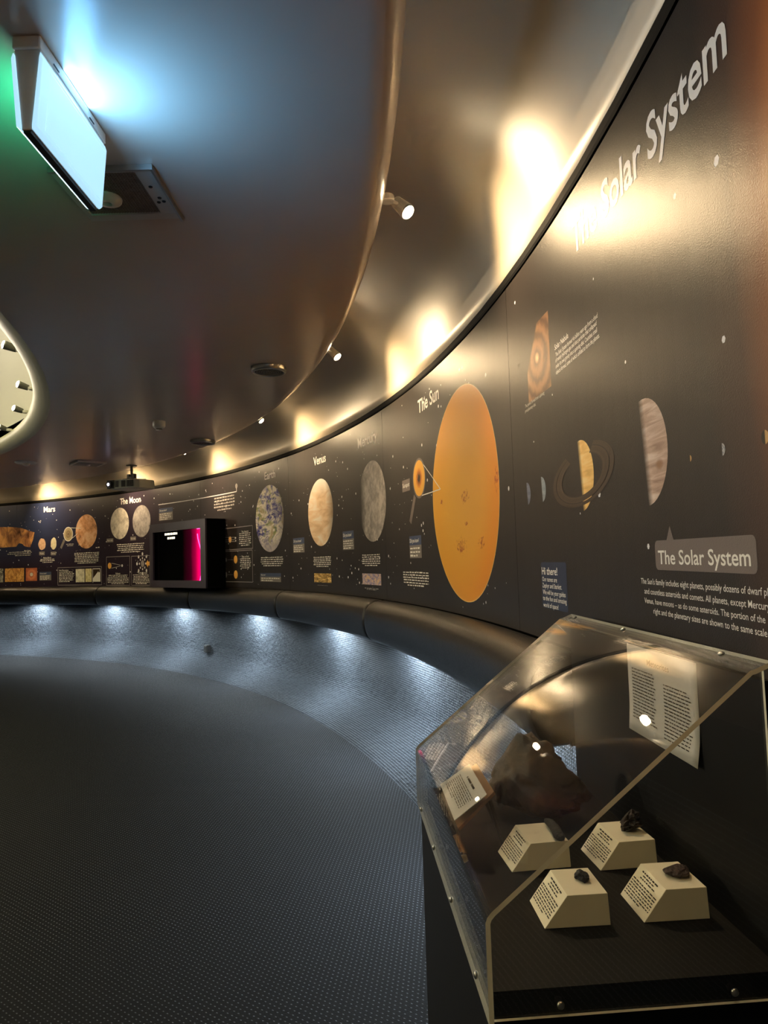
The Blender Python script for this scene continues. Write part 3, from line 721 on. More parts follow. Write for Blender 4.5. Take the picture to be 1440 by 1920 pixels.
for k in range(8):
    a = k*math.pi/4
    for rr, rz in ((0.085, 0.018), (0.15, 0.026)):
        disc('diagram_disc', cx_+rr*math.cos(a), cz_+rr*1.0*math.sin(a), rz*0.8, rz, M['star'], seg=10)
ax, az = wx(277.5, 1056.6)
decal('arrow_print', [[(ax-0.06, az), (ax, az+0.06), (ax, az-0.06)], [(ax, az-0.03), (ax+0.06, az-0.03), (ax+0.06, az+0.03), (ax, az+0.03)]], M['orange'])
# ---- Mars block
para_px((139.5, 1036), (186, 1056), 7, ragged=0.06)
(xh, zh), (xe, ze) = wx(121, 1012), wx(114, 1028); line('lens_handle', [(xh, zh), (xe, ze)], 0.05, M['grey_body'], 0.0003)
disc_px('lens_print', (128, 988), (128, 1015), M['white_ink'], off=0.00035); disc_px('lens_print', (128, 989.5), (128, 1013.5), M['lens_pic'], off=0.0006)
line('pointer_line', [wx(131, 989.5), wx(152, 990.5)], 0.008, M['white_ink']); line('pointer_line', [wx(132, 1012), wx(146, 1000)], 0.008, M['white_ink'])
para_px((124, 1019), (139, 1024), 2, mat='grey_ink'); para_px((178, 1024.5), (188, 1028), 1)
disc_px('moon_print', (79, 1009.5), (79, 1031), M['phobos'], kx=0.95, wob=0.2); disc_px('moon_print', (100.5, 1008), (100.5, 1030.5), M['deimos'], kx=0.72, wob=0.25, rot=-0.2)
for (u0, u1, nm) in ((73.5, 83.7, 'Phobos'), (95, 105, 'Deimos')):
    _, (x0, z0, x1, z1) = box_px('name_label', (u0, 1034.5), (u1, 1041), M['grey_body'])
    text('lettering', nm, (x0+.02, z0+(z1-z0)*.3), (x1-.02, z0+(z1-z0)*.3), (z1-z0)*.45)
text_px('lettering', 'Martian Moons', (81.5, 1047.3), (96, 1046.8), (81.5, 1044.3), bold=0.012); para_px((75, 1047.5), (103, 1055), 3)
text_px('lettering', 'Mars Rover', (45.5, 1034), (57.5, 1033.2), (45.5, 1031.4), bold=0.012); para_px((14, 1034.5), (58, 1042), 3, mat='grey_ink', align_='R')
pts = [(-40, 988), (0, 988.5), (20, 988), (40, 990), (50, 993.5), (58, 996.5), (64.5, 998), (62.5, 1010), (57, 1026), (46, 1024.5), (42, 1019.5), (35, 1018.5), (31, 1025), (0, 1027), (-40, 1028)]
W2 = [wx(u, v) for u, v in pts]; tops = W2[:7]; bots = W2[8:][::-1]
def ev(pl_, x):
    for (xa, za), (xb, zb) in zip(pl_, pl_[1:]):
        if xa <= x <= xb: return za+(zb-za)*(x-xa)/(xb-xa)
    return pl_[-1][1]
xs_ = [tops[0][0]+(bots[-1][0]-tops[0][0])*i/40 for i in range(41)]; polys = []
for a, b in zip(xs_, xs_[1:]): polys.append([(a, ev(bots, a)), (b, ev(bots, b)), (b, ev(tops, b)), (a, ev(tops, a))])
polys.append([bots[-1], W2[7], W2[6], (bots[-1][0], ev(tops, bots[-1][0]))])
decal('panorama_print', polys, M['panorama'], 0.0008, label='rust-coloured Martian landscape cut-out')
box_px('picture_print', (9.5, 1066), (45, 1090.5), M['dunes'], label='orange dune picture'); box_px('picture_print', (48.5, 1065.3), (69.5, 1089), M['polar'], label='red picture with a white polar cap')
box_px('picture_print', (-26, 1067), (6, 1092), M['rocks_pic'])
frame_px((108.5, 1064.5), (190.5, 1096.5)); text_px('lettering', 'Early Observations', (111, 1070.8), (128.5, 1070.4), (111, 1068), bold=0.012); para_px((111, 1071.5), (139, 1091.5), 7, align_='L')
box_px('picture_print', (142, 1067), (158.5, 1091.5), M['sketch']); box_px('picture_print', (160, 1066.3), (172, 1091), M['sketch_yellow'])
box_px('picture_print', (173.5, 1066), (188.3, 1090.5), M['white_ink'])
(x0, z1), (x1, z0) = wx(174.2, 1067.2), wx(187.5, 1090)
decal('picture_print', [[(x0, z1), (x0, z0+(z1-z0)*0.25), (x0+(x1-x0)*.6, z0+(z1-z0)*0.7), (x1, z0+(z1-z0)*0.75), (x1, z1)]], M['brown'], 0.0007)
# ---- printed stars
for a0, a1, o in PANELS:
    rnd = random.Random(int(a0*10)+500); polys = []
    for k in range(105 if a0 > 5 else 16):
        X = -RW*math.radians(rnd.uniform(a0+0.2, a1-0.2)); z = rnd.uniform(Z_BOT+0.03, Z_TOP-0.05); r = rnd.choice((0.003, 0.004, 0.005, 0.0075, 0.011))
        polys.append([(X+r*math.cos(q*math.pi/3), z+r*math.sin(q*math.pi/3)) for q in range(6)])
    s_ = decal('star_print', polys, M['star'], 0.0003, host=o); s_['kind'] = 'stuff'

# ------------------------------------------------------------------ padded bench
BP = [(11.643, 0.90), (11.643, 1.150), (11.625, 1.163), (11.59, 1.166), (11.545, 1.158), (11.505, 1.138), (11.475, 1.10), (11.462, 1.05), (11.462, 0.99), (11.472, 0.935), (11.490, 0.893), (11.515, 0.870), (11.55, 0.866), (11.60, 0.872)]
CUSH = [(3.85, 19.19, 'black leather bench cushion below the orange Sun, nearest the display case'), (19.19, 31.06, 'black leather bench cushion below Mercury and Venus'), (31.06, 43.43, 'black leather bench cushion below Earth, right of the wall screen'),
        (43.43, 56.19, 'black leather bench cushion below the wall screen and the Moon'), (56.19, 68.91, 'black leather bench cushion below the Mars disc'), (68.91, 81.2, 'black leather bench cushion at the left edge, below the Martian landscape'), (81.2, 93.5, 'black leather bench cushion beyond the Martian landscape, past the left edge')]
for a0, a1, lab in CUSH:
    root = P((a0+a1)/2, 11.55, 0.868); bm = bmesh.new(); n = 30; k = len(BP); rows = []
    cen = (11.56, 1.02)
    for i in range(n+1):
        f = i/n; a = a0+0.03+(a1-a0-0.06)*f
        e = min(i, n-i); s = (0.90, 0.965, 0.99, 1.0)[min(e, 3)]
        if e < 4: a = (a0+0.03+(0, 0.06, 0.16, 0.32)[e]) if i < n/2 else (a1-0.03-(0, 0.06, 0.16, 0.32)[e])
        rows.append([bm.verts.new(P(a, cen[0]+(r-cen[0])*s if r < 11.62 else r, cen[1]+(z-cen[1])*s)-root) for r, z in BP])
    for A, B_ in zip(rows, rows[1:]):
        for j in range(k): bm.faces.new((A[j], A[(j+1) % k], B_[(j+1) % k], B_[j]))
    bm.faces.new(rows[0][::-1]); bm.faces.new(rows[-1])
    t = empty('bench_segment', root); tag(t, lab, 'cushion', 'padded bench segments along the wall')
    o = bm_obj('cushion', bm, M['leather'], t, False); auto_smooth(o, 50)
    pb_ = [(11.600, 0.8735), (11.66, 0.8735), (11.66, 1.14), (11.648, 1.14), (11.648, 0.899), (11.600, 0.899)]
    b_ = sweep('batten', pb_, a0+0.03, a1-0.03, 20, M['blackmat'], t, smooth=False, closed=True, caps=True)
    for v in b_.data.vertices: v.co -= root

# ------------------------------------------------------------------ lights under the bench
LEDS = [(9.2, 'hidden cool downlight under the bench, nearest the display case'), (18.5, 'second cool downlight under the bench from the display case'), (27.2, 'third cool downlight under the bench from the display case'), (37.4, 'fourth cool downlight under the bench, right of the power outlet'),
        (47.3, 'cool downlight under the bench below the wall screen'), (56.4, 'cool downlight under the bench below the Moon and Mars'), (65.5, 'cool downlight under the bench near the left edge'), (74.6, 'cool downlight under the bench just past the left edge'), (83.8, 'farthest cool downlight under the bench, out of sight')]
def spot(name, loc, d, power, col, size, blend, rad_, parent=None):
    L_ = bpy.data.lights.new(name, 'SPOT'); L_.energy = power; L_.color = col; L_.spot_size = math.radians(size); L_.spot_blend = blend; L_.shadow_soft_size = rad_
    o = bpy.data.objects.new(name, L_); COL.objects.link(o); o.location = loc
    o.rotation_euler = (-Vector(d)).to_track_quat('Z', 'Y').to_euler()
    return o
for a, lab in LEDS:
    t = empty('bench_downlight', P(a, 11.625, 0.8725)); tag(t, lab, 'light', 'downlights under the bench')
    lathe('housing', [(0, 0.0), (0.036, 0.0), (0.036, -0.018), (0.030, -0.020), (0.028, -0.012), (0, -0.012)], M['dark_plastic'], t, 20)
    lathe('lens', [(0, -0.013), (0.027, -0.013), (0.026, -0.016), (0, -0.017)], M['led'], t, 20)
    spot('downlight_lamp', P(a, 11.625, 0.846), Vector((0, 0, -1))+0.16*(P(a, 1, 0)-P(a, 0, 0)), W_LED, (0.82, 0.94, 1.0), 174, 0.35, 0.05)

# ------------------------------------------------------------------ warm spotlights behind the ceiling lip
def spotlight(name, pos, mount, d, lab, group, power, size, col, r=0.032, blend=0.9):
    t = empty(name, mount); tag(t, lab, 'spotlight', group); mnt = Vector(mount); p = Vector(pos)-mnt; d = Vector(d).normalized()
    bm = bmesh.new(); bcyl(bm, (0, 0, -0.012), (0, 0, 0.012), 0.03); bm_obj('mount_plate', bm, M['white_plastic'], t, False, 0.003)
    q = p-d*0.055
    bm = bmesh.new(); bcyl(bm, (0, 0, 0), q, 0.009, n=12); bmesh.ops.create_uvsphere(bm, u_segments=12, v_segments=8, radius=0.016, matrix=Matrix.Translation(q)); bm_obj('arm', bm, M['white_plastic'], t, True)
    bm = bmesh.new(); bcyl(bm, p-d*0.085, p-d*0.012, r*0.78, r, n=24); bm_obj('head', bm, M['white_plastic'] if group.startswith('warm') else M['grey_plastic'], t, False, 0.002)
    bm = bmesh.new(); bcyl(bm, p-d*0.0125, p-d*0.002, r*0.98, r*0.98, n=24); bm_obj('rim', bm, M['steel'], t)
    bm = bmesh.new(); bmesh.ops.create_uvsphere(bm, u_segments=18, v_segments=10, radius=r*0.9, matrix=Matrix.Translation(p-d*0.004) @ align(d).to_4x4() @ Matrix.Diagonal((1, 1, 0.45, 1))); bm_obj('lens', bm, M['lens'], t, True)
    spot('spot_lamp', p+mnt+d*0.016, d, power, col, size, blend, 0.028)
    return t
OUT = [(-27.5, 'warm spotlight on the lip well behind the viewer'), (-16, 'warm spotlight on the lip behind the viewer'), (-4.6, 'warm spotlight on the lip just behind the viewer'),
       (6.86, 'large bright spotlight on the ceiling lip, nearest of the visible three'), (17.4, 'spotlight on the ceiling lip above the Sun title, second of the visible three'), (29.3, 'small far spotlight on the ceiling lip above the Earth title'),
       (41.0, 'spotlight behind the ceiling lip above the Moon distance line'), (52.5, 'spotlight behind the ceiling lip above the Moon title'), (64.0, 'spotlight behind the ceiling lip above the Mars title'), (75.5, 'spotlight behind the ceiling lip beyond the left edge')]
for a, lab in OUT:
    er = (P(a, 1, 0)-P(a, 0, 0)); et = Vector((-er.y, er.x, 0))
    d = er*0.66 - Vector((0, 0, 0.92)) - et*0.50
    spotlight('spotlight', P(a, 11.225, E+1.425), P(a-0.25, 11.13, E+1.455), d, lab, 'warm spotlights along the ceiling lip', W_SPOT, 136, (1.0, 0.72, 0.40), blend=1.0)
# spotlights on the rim of the central opening
p0 = cylhit(12, 637, 9.05, near=True)
INN = [(ang(p0), 'spotlight on the rim of the dome opening, nearest at the left edge'), (27.1, 'spotlight on the dome rim, at the right end of the opening'), (33.2, 'spotlight on the dome rim, third from the left edge bottom'), (39.6, 'spotlight on the dome rim, lowest beside the dark gap')]
INN += [(a, 'spotlight on the dome rim %s' % s) for a, s in ((-16, 'behind the viewer'), (-32, 'far behind the viewer'), (58, 'hidden beyond the left edge'), (80, 'on the far hidden side'), (110, 'on the opposite side of the room'))]
for i, (a, lab) in enumerate(INN):
    er = (P(a, 1, 0)-P(a, 0, 0)); et = Vector((-er.y, er.x, 0))
    d = -er*0.90+Vector((0, 0, 0.22))-et*0.30
    spotlight('dome_spotlight', P(a, 9.03, Z_CEIL+0.165), P(a, 9.135, Z_CEIL+0.135), d, lab, 'spotlights on the rim of the dome opening', W_DOME, 120, (1.0, 0.86, 0.66), 0.03)

# ------------------------------------------------------------------ emergency light box on the ceiling
lt = empty('emergency_light', (-0.868, 1.855, Z_CEIL)); tag(lt, 'glowing wedge-shaped emergency light box hanging from the grey ceiling', 'light')
def wedge(name, prof, y0, y1, mat, bevel=0.0):     # prof: (x, z) polygon, extruded along y
    return poly_prism(name, [(x, y0, z) for x, z in prof], (0, y1-y0, 0), mat, lt, bevel)
wedge('base', [(-0.036, 0), (0.036, 0), (0.036, -0.034), (-0.036, -0.034)], -0.205, 0.205, M['white_plastic'], 0.004)
wedge('body', [(-0.034, -0.034), (0.034, -0.034), (0.031, -0.055), (0.013, -0.245), (-0.013, -0.245), (-0.031, -0.055)], -0.198, 0.198, M['white_plastic'], 0.002)
wedge('spine', [(-0.010, -0.2452), (0.010, -0.2452), (0.009, -0.252), (-0.009, -0.252)], -0.196, 0.196, M['dark_plastic'])
for s in (1, -1):
    pr = [(s*0.0345, -0.040), (s*0.040, -0.058), (s*0.026, -0.238), (s*0.0140, -0.2455), (s*0.0135, -0.235), (s*0.0315, -0.055)]
    d_ = wedge('diffuser', pr, -0.203, 0.203, M['signrim'], 0.004)
    wedge('lit_panel', [(s*0.0402, -0.066), (s*0.0414, -0.070), (s*0.0282, -0.224), (s*0.0268, -0.226)], -0.160, 0.190, M['sign'] if s > 0 else M['green'])
for y in (-0.12, 0.10):
    bm = bmesh.new(); bbox(bm, (0.0365, y, -0.026), (0.002, 0.03, 0.004)); bm_obj('latch_slot', bm, M['dark_plastic'], lt)
for s, pw, cc in ((1, W_SIGN, (0.20, 0.56, 1.0)), (-1, W_GREEN, (0.04, 0.80, 0.42))):
    L_ = bpy.data.lights.new('diffuser_lamp', 'AREA'); L_.shape = 'RECTANGLE'; L_.size = 0.16; L_.size_y = 0.38; L_.energy = pw; L_.color = cc
    o = bpy.data.objects.new('diffuser_lamp', L_); COL.objects.link(o)
    o.location = Vector(lt.location)+Vector((s*0.043, 0.0, -0.13)); o.rotation_euler = Vector((-s, 0, -0.05)).to_track_quat('Z', 'Y').to_euler()

# ------------------------------------------------------------------ ceiling fittings
def ceil_thing(name, u, v, lab, cat, group=None):
    p = onz(u, v, Z_CEIL); t = empty(name, p); tag(t, lab, cat, group); return t
hp = [onz(u, v, Z_CEIL) for u, v in ((293, 311), (335, 404), (168, 404))]
hc = (onz(203, 311, Z_CEIL)+onz(335, 404, Z_CEIL))/2; hc = Vector((-0.925, 2.405, Z_CEIL))
h = empty('ceiling_hatch', hc, 0.0); tag(h, 'square metal mesh hatch beside the emergency light', 'hatch')
S_ = 0.172
bm = bmesh.new()
for c, s in (((0, S_-0.022, -0.006), (2*S_, 0.044, 0.012)), ((0, -S_+0.010, -0.006), (2*S_, 0.020, 0.012)), ((S_-0.030, -0.012, -0.006), (0.060, 2*S_-0.064, 0.012)), ((-S_+0.010, -0.012, -0.006), (0.020, 2*S_-0.064, 0.012))): bbox(bm, c, s)
bm_obj('frame', bm, M['silver'], h, False, 0.001)
bm = bmesh.new(); bbox(bm, (S_+0.004, 0, -0.010), (0.008, 2*S_+0.016, 0.020)); bbox(bm, (0, -S_-0.004, -0.010), (2*S_, 0.008, 0.020)); bm_obj('flange', bm, M['steel'], h)
bm = bmesh.new(); bbox(bm, (-0.02, -0.012, -0.0015), (2*S_-0.08, 2*S_-0.064, 0.002)); bm_obj('backing', bm, M['dark_plastic'], h)
bm = bmesh.new(); nn = 26; wq = 2*S_-0.082; hq = 2*S_-0.066
for k in range(nn):
    f = (k+0.5)/nn-0.5
    bbox(bm, (-0.02+f*wq, -0.012, -0.0045), (0.0045, hq, 0.003)); bbox(bm, (-0.02, -0.012+f*hq, -0.0045), (wq, 0.0045, 0.003))
o = bm_obj('mesh_grille', bm, plain('bronze_mesh', (0.40, 0.32, 0.25), 0.45, 0.3), h); o['kind'] = 'stuff'
lathe('ring_fitting', [(0.052, -0.006), (0.050, -0.016), (0.030, -0.020), (0.026, -0.026), (0.016, -0.026), (0.014, -0.018), (0, -0.018)], M['silver'], h, 28, org=(-0.05, 0.02, 0))
for x, y in ((0.135, -0.06), (0.142, 0.015), (0.150, 0.04), (0.130, 0.045)):
    lathe('screw', [(0.0075, -0.0121), (0.006, -0.015), (0, -0.0155)], M['dark_plastic'], h, 12, org=(x, y, 0))
def speaker(u, v, r, lab):
    t = ceil_thing('ceiling_speaker', u, v, lab, 'speaker', 'round speakers in the ceiling')
    lathe('rim', [(r, 0), (r, -0.022), (r*0.94, -0.034), (r*0.84, -0.036), (r*0.82, -0.024)], M['steel'], t, 40)
    lathe('backing', [(r*0.83, -0.020), (0, -0.020)], M['dark_plastic'], t, 40)
    bm = bmesh.new()
    for k in range(6):
        rr = r*(0.12+0.13*k); nseg = 36
        for q in range(nseg):
            a = 2*math.pi*q/nseg; b = 2*math.pi*(q+1)/nseg; dz = -0.027-0.004*(1-k/6)
            f = [bm.verts.new((x*math.cos(w_), x*math.sin(w_), dz)) for x, w_ in ((rr, a), (rr+r*0.085, a), (rr+r*0.085, b), (rr, b))]; bm.faces.new(f)
    for q in range(8):
        a = 2*math.pi*q/8; bbox(bm, (0.42*r*math.cos(a), 0.42*r*math.sin(a), -0.0275), (0.8*r, 0.004, 0.002), Matrix.Rotation(a, 3, 'Z'))
    bm_obj('grille', bm, M['grey_plastic'], t)
    return t
speaker(504, 690, 0.122, 'round metal ceiling speaker near the lip, the larger and closer one')
speaker(380, 826.5, 0.135, 'round pale ceiling speaker farther away above the projector')
t = ceil_thing('smoke_detector', 298, 790, 'white smoke detector hanging from the grey ceiling', 'detector')
lathe('base', [(0.058, 0), (0.058, -0.045), (0.054, -0.055), (0.0, -0.055)], M['white_plastic'], t, 28)
lathe('sensor_cap', [(0.054, -0.0555), (0.036, -0.072), (0.028, -0.072), (0.026, -0.080), (0.030, -0.084), (0, -0.086)], M['white_plastic'], t, 28)
lathe('vent_ring', [(0.029, -0.0725), (0.0285, -0.0795)], M['dark_plastic'], t, 28)
t = ceil_thing('ceiling_sensor', 49, 866, 'small shallow round sensor near the left edge of the ceiling', 'sensor')
lathe('rim', [(0.13, 0), (0.13, -0.012), (0.115, -0.020), (0.06, -0.022), (0, -0.022)], M['white_plastic'], t, 36)
lathe('dome_lens', [(0.045, -0.0225), (0.040, -0.040), (0.022, -0.052), (0, -0.055)], M['silver'], t, 24)
t = ceil_thing('ceiling_panel', 165, 867.5, 'flat square panel with a small centre fitting on the far ceiling', 'panel')
t.rotation_euler = (0, 0, 0.7)
bm = bmesh.new(); bbox(bm, (0, 0, -0.012), (0.36, 0.36, 0.024)); bm_obj('frame', bm, M['silver'], t, False, 0.003)
bm = bmesh.new(); bbox(bm, (0, 0, -0.0255), (0.30, 0.30, 0.003)); bm_obj('grille', bm, M['grey_plastic'], t)
lathe('centre_fitting', [(0.03, -0.027), (0.025, -0.04), (0, -0.042)], M['steel'], t, 20)

# ------------------------------------------------------------------ projector
dpt = 9.2; q = ray(247, 909); pc = Vector((q.x, q.y, q.z))*(dpt/q.y) + Vector((0, 0, E))
pj = empty('projector', pc, math.radians(-24)); tag(pj, 'grey ceiling projector hanging in front of the mural above the Moon title', 'projector')
bm = bmesh.new()
pts = [(-0.25, -0.15), (-0.17, -0.19), (-0.02, -0.19), (0.20, -0.15), (0.25, -0.12), (0.25, 0.17), (-0.25, 0.17)]
A_ = [bm.verts.new((x, y, -0.062)) for x, y in pts]; B_ = [bm.verts.new((x*0.97, y*0.97, 0.058)) for x, y in pts]
bm.faces.new(A_); bm.faces.new(B_[::-1])
for i in range(7): bm.faces.new((A_[i], B_[i], B_[(i+1) % 7], A_[(i+1) % 7]))
bm_obj('body', bm, plain('olive_grey_plastic', (0.50, 0.53, 0.47), 0.5), pj, False, 0.012)
bm = bmesh.new(); bbox(bm, (-0.185, -0.150, 0.0), (0.12, 0.09, 0.112)); bm_obj('lens_recess', bm, M['dark_plastic'], pj)
bm = bmesh.new(); bcyl(bm, (-0.20, -0.10, 0.0), (-0.20, -0.215, 0.0), 0.048, n=28); bm_obj('lens_barrel', bm, M['dark_plastic'], pj, False, 0.004)
bm = bmesh.new(); bcyl(bm, (-0.20, -0.2155, 0.0), (-0.20, -0.219, 0.0), 0.020, n=20); bm_obj('lens_glass', bm, emit('lens_glint', (0.8, 0.75, 1.0), 0.9), pj)
for k, (x0, x1) in enumerate(((-0.10, -0.045), (0.0, 0.06), (0.08, 0.18))):
    bm = bmesh.new()
    for j in range(6):
        f = (j+0.5)/6; x = x0+(x1-x0)*f; y = -0.1915 if x < -0.02 else -0.19+0.04*(x+0.02)/0.22-0.003
        bbox(bm, (x, y, 0.0), ((x1-x0)/9, 0.006, 0.085))
    bm_obj('vent_grille', bm, M['dark_plastic'], pj)
zt_ = Z_CEIL-pc.z
bm = bmesh.new(); bcyl(bm, (0, 0, 0.12), (0, 0, zt_-0.01), 0.018, n=16); bm_obj('pole', bm, M['grey_plastic'], pj, False)
bm = bmesh.new(); bcyl(bm, (0, 0, zt_-0.012), (0, 0, zt_), 0.07, n=24); bm_obj('ceiling_plate', bm, M['grey_plastic'], pj)
bm = bmesh.new()
for s in (1, -1): bbox(bm, (s*0.045, 0, 0.115), (0.035, 0.05, 0.06)); bbox(bm, (s*0.10, 0.02, 0.066), (0.20, 0.022, 0.014), Matrix.Rotation(s*0.5, 3, 'Z'))
bbox(bm, (0, 0, 0.085), (0.05, 0.05, 0.05))
bm_obj('bracket', bm, M['grey_plastic'], pj, False, 0.002)
bm = bmesh.new()
c_ = [Vector((-0.2, 0.0, 0.06)), Vector((-0.15, 0.0, 0.085)), Vector((-0.05, 0.02, 0.09)), Vector((0.02, 0.0, 0.13))]
for a, b in zip(c_, c_[1:]): bcyl(bm, a, b, 0.006, n=8)
bm_obj('cable', bm, M['dark_plastic'], pj, True)

# ------------------------------------------------------------------ wall screen in its cabinet
A0, A1 = 39.9, 47.75
fr = Vector((-2.268, 8.678, 0)); flv = Vector((-3.347, 9.774, 0)); ex = (fr-flv); Wd = ex.length; ex.normalize(); ey = Vector((-ex.y, ex.x, 0))
if ey.dot(Vector((CX, CY, 0))-fr) > 0: ey = -ey      # towards the wall
zb_, zt2 = E-0.3155, E+0.567
cb = empty('screen_cabinet', (flv.x, flv.y, zb_), math.atan2(ex.y, ex.x)); tag(cb, 'black box cabinet with a screen glowing pink on its right side', 'screen')
H_ = zt2-zb_
sgn = 1 if Vector((-math.sin(cb.rotation_euler.z), math.cos(cb.rotation_euler.z), 0)).dot(ey) > 0 else -1
def wd(x):                                   # depth back to the curved wall at x along the front
    p = flv+ex*x
    for k in range(200):
        q_ = p+ey*(k*0.005)
        if math.hypot(q_.x-CX, q_.y-CY) > RW-0.004: return k*0.005
    return 0.3
T_ = 0.11
fx0, fx1, fz0, fz1 = 0.100, Wd-0.125, 0.095, H_-0.115
bm = bmesh.new()
for c, s in (((Wd/2, 0.012, fz0/2), (Wd, 0.024, fz0)), ((Wd/2, 0.012, (fz1+H_)/2), (Wd, 0.024, H_-fz1)), ((fx0/2, 0.012, (fz0+fz1)/2), (fx0, 0.024, fz1-fz0)), (((fx1+Wd)/2, 0.012, (fz0+fz1)/2), (Wd-fx1, 0.024, fz1-fz0))):
    bbox(bm, (c[0], c[1]*sgn, c[2]), s)
bm_obj('front_frame', bm, M['cab'], cb)
for nm, x0, x1 in (('side_panel', 0.0, 0.024), ('side_panel', Wd-0.024, Wd)):
    bm = bmesh.new(); d0, d1 = wd(x0), wd(x1); ps = [(x0, 0.024), (x1, 0.024), (x1, d1), (x0, d0)]
    a = [bm.verts.new((x, y*sgn, 0)) for x, y in ps]; b = [bm.verts.new((x, y*sgn, H_)) for x, y in ps]; bm.faces.new(a); bm.faces.new(b[::-1])
    for i in range(4): bm.faces.new((a[i], a[(i+1) % 4], b[(i+1) % 4], b[i]))
    bm_obj(nm, bm, M['blackmat'], cb)
for nm, z0, z1 in (('bottom_panel', 0, 0.02), ('top_panel', H_-0.02, H_)):
    bm = bmesh.new(); ps = [(0.024, 0.024), (Wd-0.024, 0.024)]+[(0.024+(Wd-0.048)*k/12, wd(0.024+(Wd-0.048)*k/12)) for k in range(12, -1, -1)]
    a = [bm.verts.new((x, y*sgn, z0)) for x, y in ps]; b = [bm.verts.new((x, y*sgn, z1)) for x, y in ps]; bm.faces.new(a); bm.faces.new(b[::-1]); n_ = len(ps)
    for i in range(n_): bm.faces.new((a[i], a[(i+1) % n_], b[(i+1) % n_], b[i]))
    bm_obj(nm, bm, M['cab'], cb)
me = bpy.data.meshes.new('screen'); yy = 0.050*sgn
me.from_pydata([(fx0-0.02, yy, fz0-0.02), (fx1+0.02, yy, fz0-0.02), (fx1+0.02, yy, fz1+0.02), (fx0-0.02, yy, fz1+0.02)], [], [(0, 1, 2, 3)])
ul = me.uv_layers.new(name='UVMap')
for i, q_ in enumerate(((0, 0), (1, 0), (1, 1), (0, 1))): ul.data[i].uv = q_
scr = add('screen', me, M['screen'], cb)
sw = fx1-fx0; sh = fz1-fz0
bm = bmesh.new()
for pts in ([(0.885, 0.90), (0.895, 0.80), (0.92, 0.70), (0.95, 0.58), (0.975, 0.52), (1.0, 0.49)], [(1.0, 0.25), (0.965, 0.17), (0.945, 0.09), (0.925, 0.0)], [(0.88, 0.995), (0.94, 1.0), (1.0, 1.0)]):
    for (xa, za), (xb, zb2) in zip(pts, pts[1:]):
        bcyl(bm, (fx0+xa*sw, yy-0.004*sgn, fz0+za*sh), (fx0+xb*sw, yy-0.004*sgn, fz0+zb2*sh), 0.006, n=6)
bm_obj('bright_curve', bm, M['arc'], scr)
bm = bmesh.new(); rnd = random.Random(3)
for (xa, xb, z_, h2) in ((0.20, 0.47, 0.975, 0.030), (0.26, 0.44, 0.89, 0.030)):
    x = xa
    while x < xb-0.01:
        l = min(rnd.uniform(0.03, 0.08), xb-x); bbox(bm, (fx0+(x+l/2)*sw, yy-0.002*sgn, fz0+z_*sh-0.02), (l*sw, 0.002, h2)); x += l+0.012
bm_obj('screen_text', bm, emit('pale_screen_text', (0.75, 0.68, 0.50), 0.55), scr)

# ------------------------------------------------------------------ power outlet on the carpeted slope
po = cylhit(391, 1216, 11.895); ou = empty('power_outlet', po, math.radians(ang(po))); tag(ou, 'small black power outlet box on the carpeted wall foot', 'outlet')
bm = bmesh.new(); bbox(bm, (-0.02, 0, 0), (0.06, 0.09, 0.105)); bm_obj('box', bm, M['dark_plastic'], ou, False, 0.004)
bm = bmesh.new(); bbox(bm, (-0.052, 0, 0), (0.006, 0.070, 0.085)); bm_obj('face_plate', bm, M['dark_plastic'], ou, False, 0.002)
bm = bmesh.new(); bbox(bm, (-0.0555, 0.012, 0.01), (0.003, 0.02, 0.03)); bbox(bm, (-0.0555, -0.016, 0.01), (0.003, 0.014, 0.03)); bm_obj('socket', bm, M['dark_plastic'], ou)

# ------------------------------------------------------------------ display case (local x = out towards the wall, y = along the wall away from the viewer)
TH = math.radians(3.885)
ZP = E-0.690                                  # top of the plinth
ORG = Vector((CX+11.10*math.cos(TH), CY+11.10*math.sin(TH), 0))
dc = empty('display_case', ORG, TH); tag(dc, 'black plinth with a slanted clear acrylic cover over meteorite specimens', 'display case')
def loc2w(x, y, z): return ORG+Vector((x*math.cos(TH)-y*math.sin(TH), x*math.sin(TH)+y*math.cos(TH), z))
Y0, Y1 = -1.052, -0.064; XF, XB = 0.0, 0.500
ins = 0.010
def prism_y(name, prof, y0, y1, mat, bevel=0.0):
    return poly_prism(name, [(x, y0, z) for x, z in prof], (0, y1-y0, 0), mat, dc, bevel)
prism_y('plinth', [(XF+ins, 0.0), (0.375, 0.0), (0.375, 0.13), (XB, 0.13), (XB, ZP-0.004), (XF+ins, ZP-0.004)], Y0+ins, Y1-ins, M['black'], 0.002)
prism_y('deck', [(XF+ins, ZP-0.004), (XB, ZP-0.004), (XB, ZP), (XF+ins, ZP)], Y0+ins, Y1-ins, M['plinthtop'])
ZT = E-0.203; ZV = E-0.568
prism_y('back_panel', [(XB-0.012, ZP), (XB, ZP), (XB, ZT-0.022), (XB-0.012, ZT-0.022)], Y0+ins, Y1-ins, M['black'])
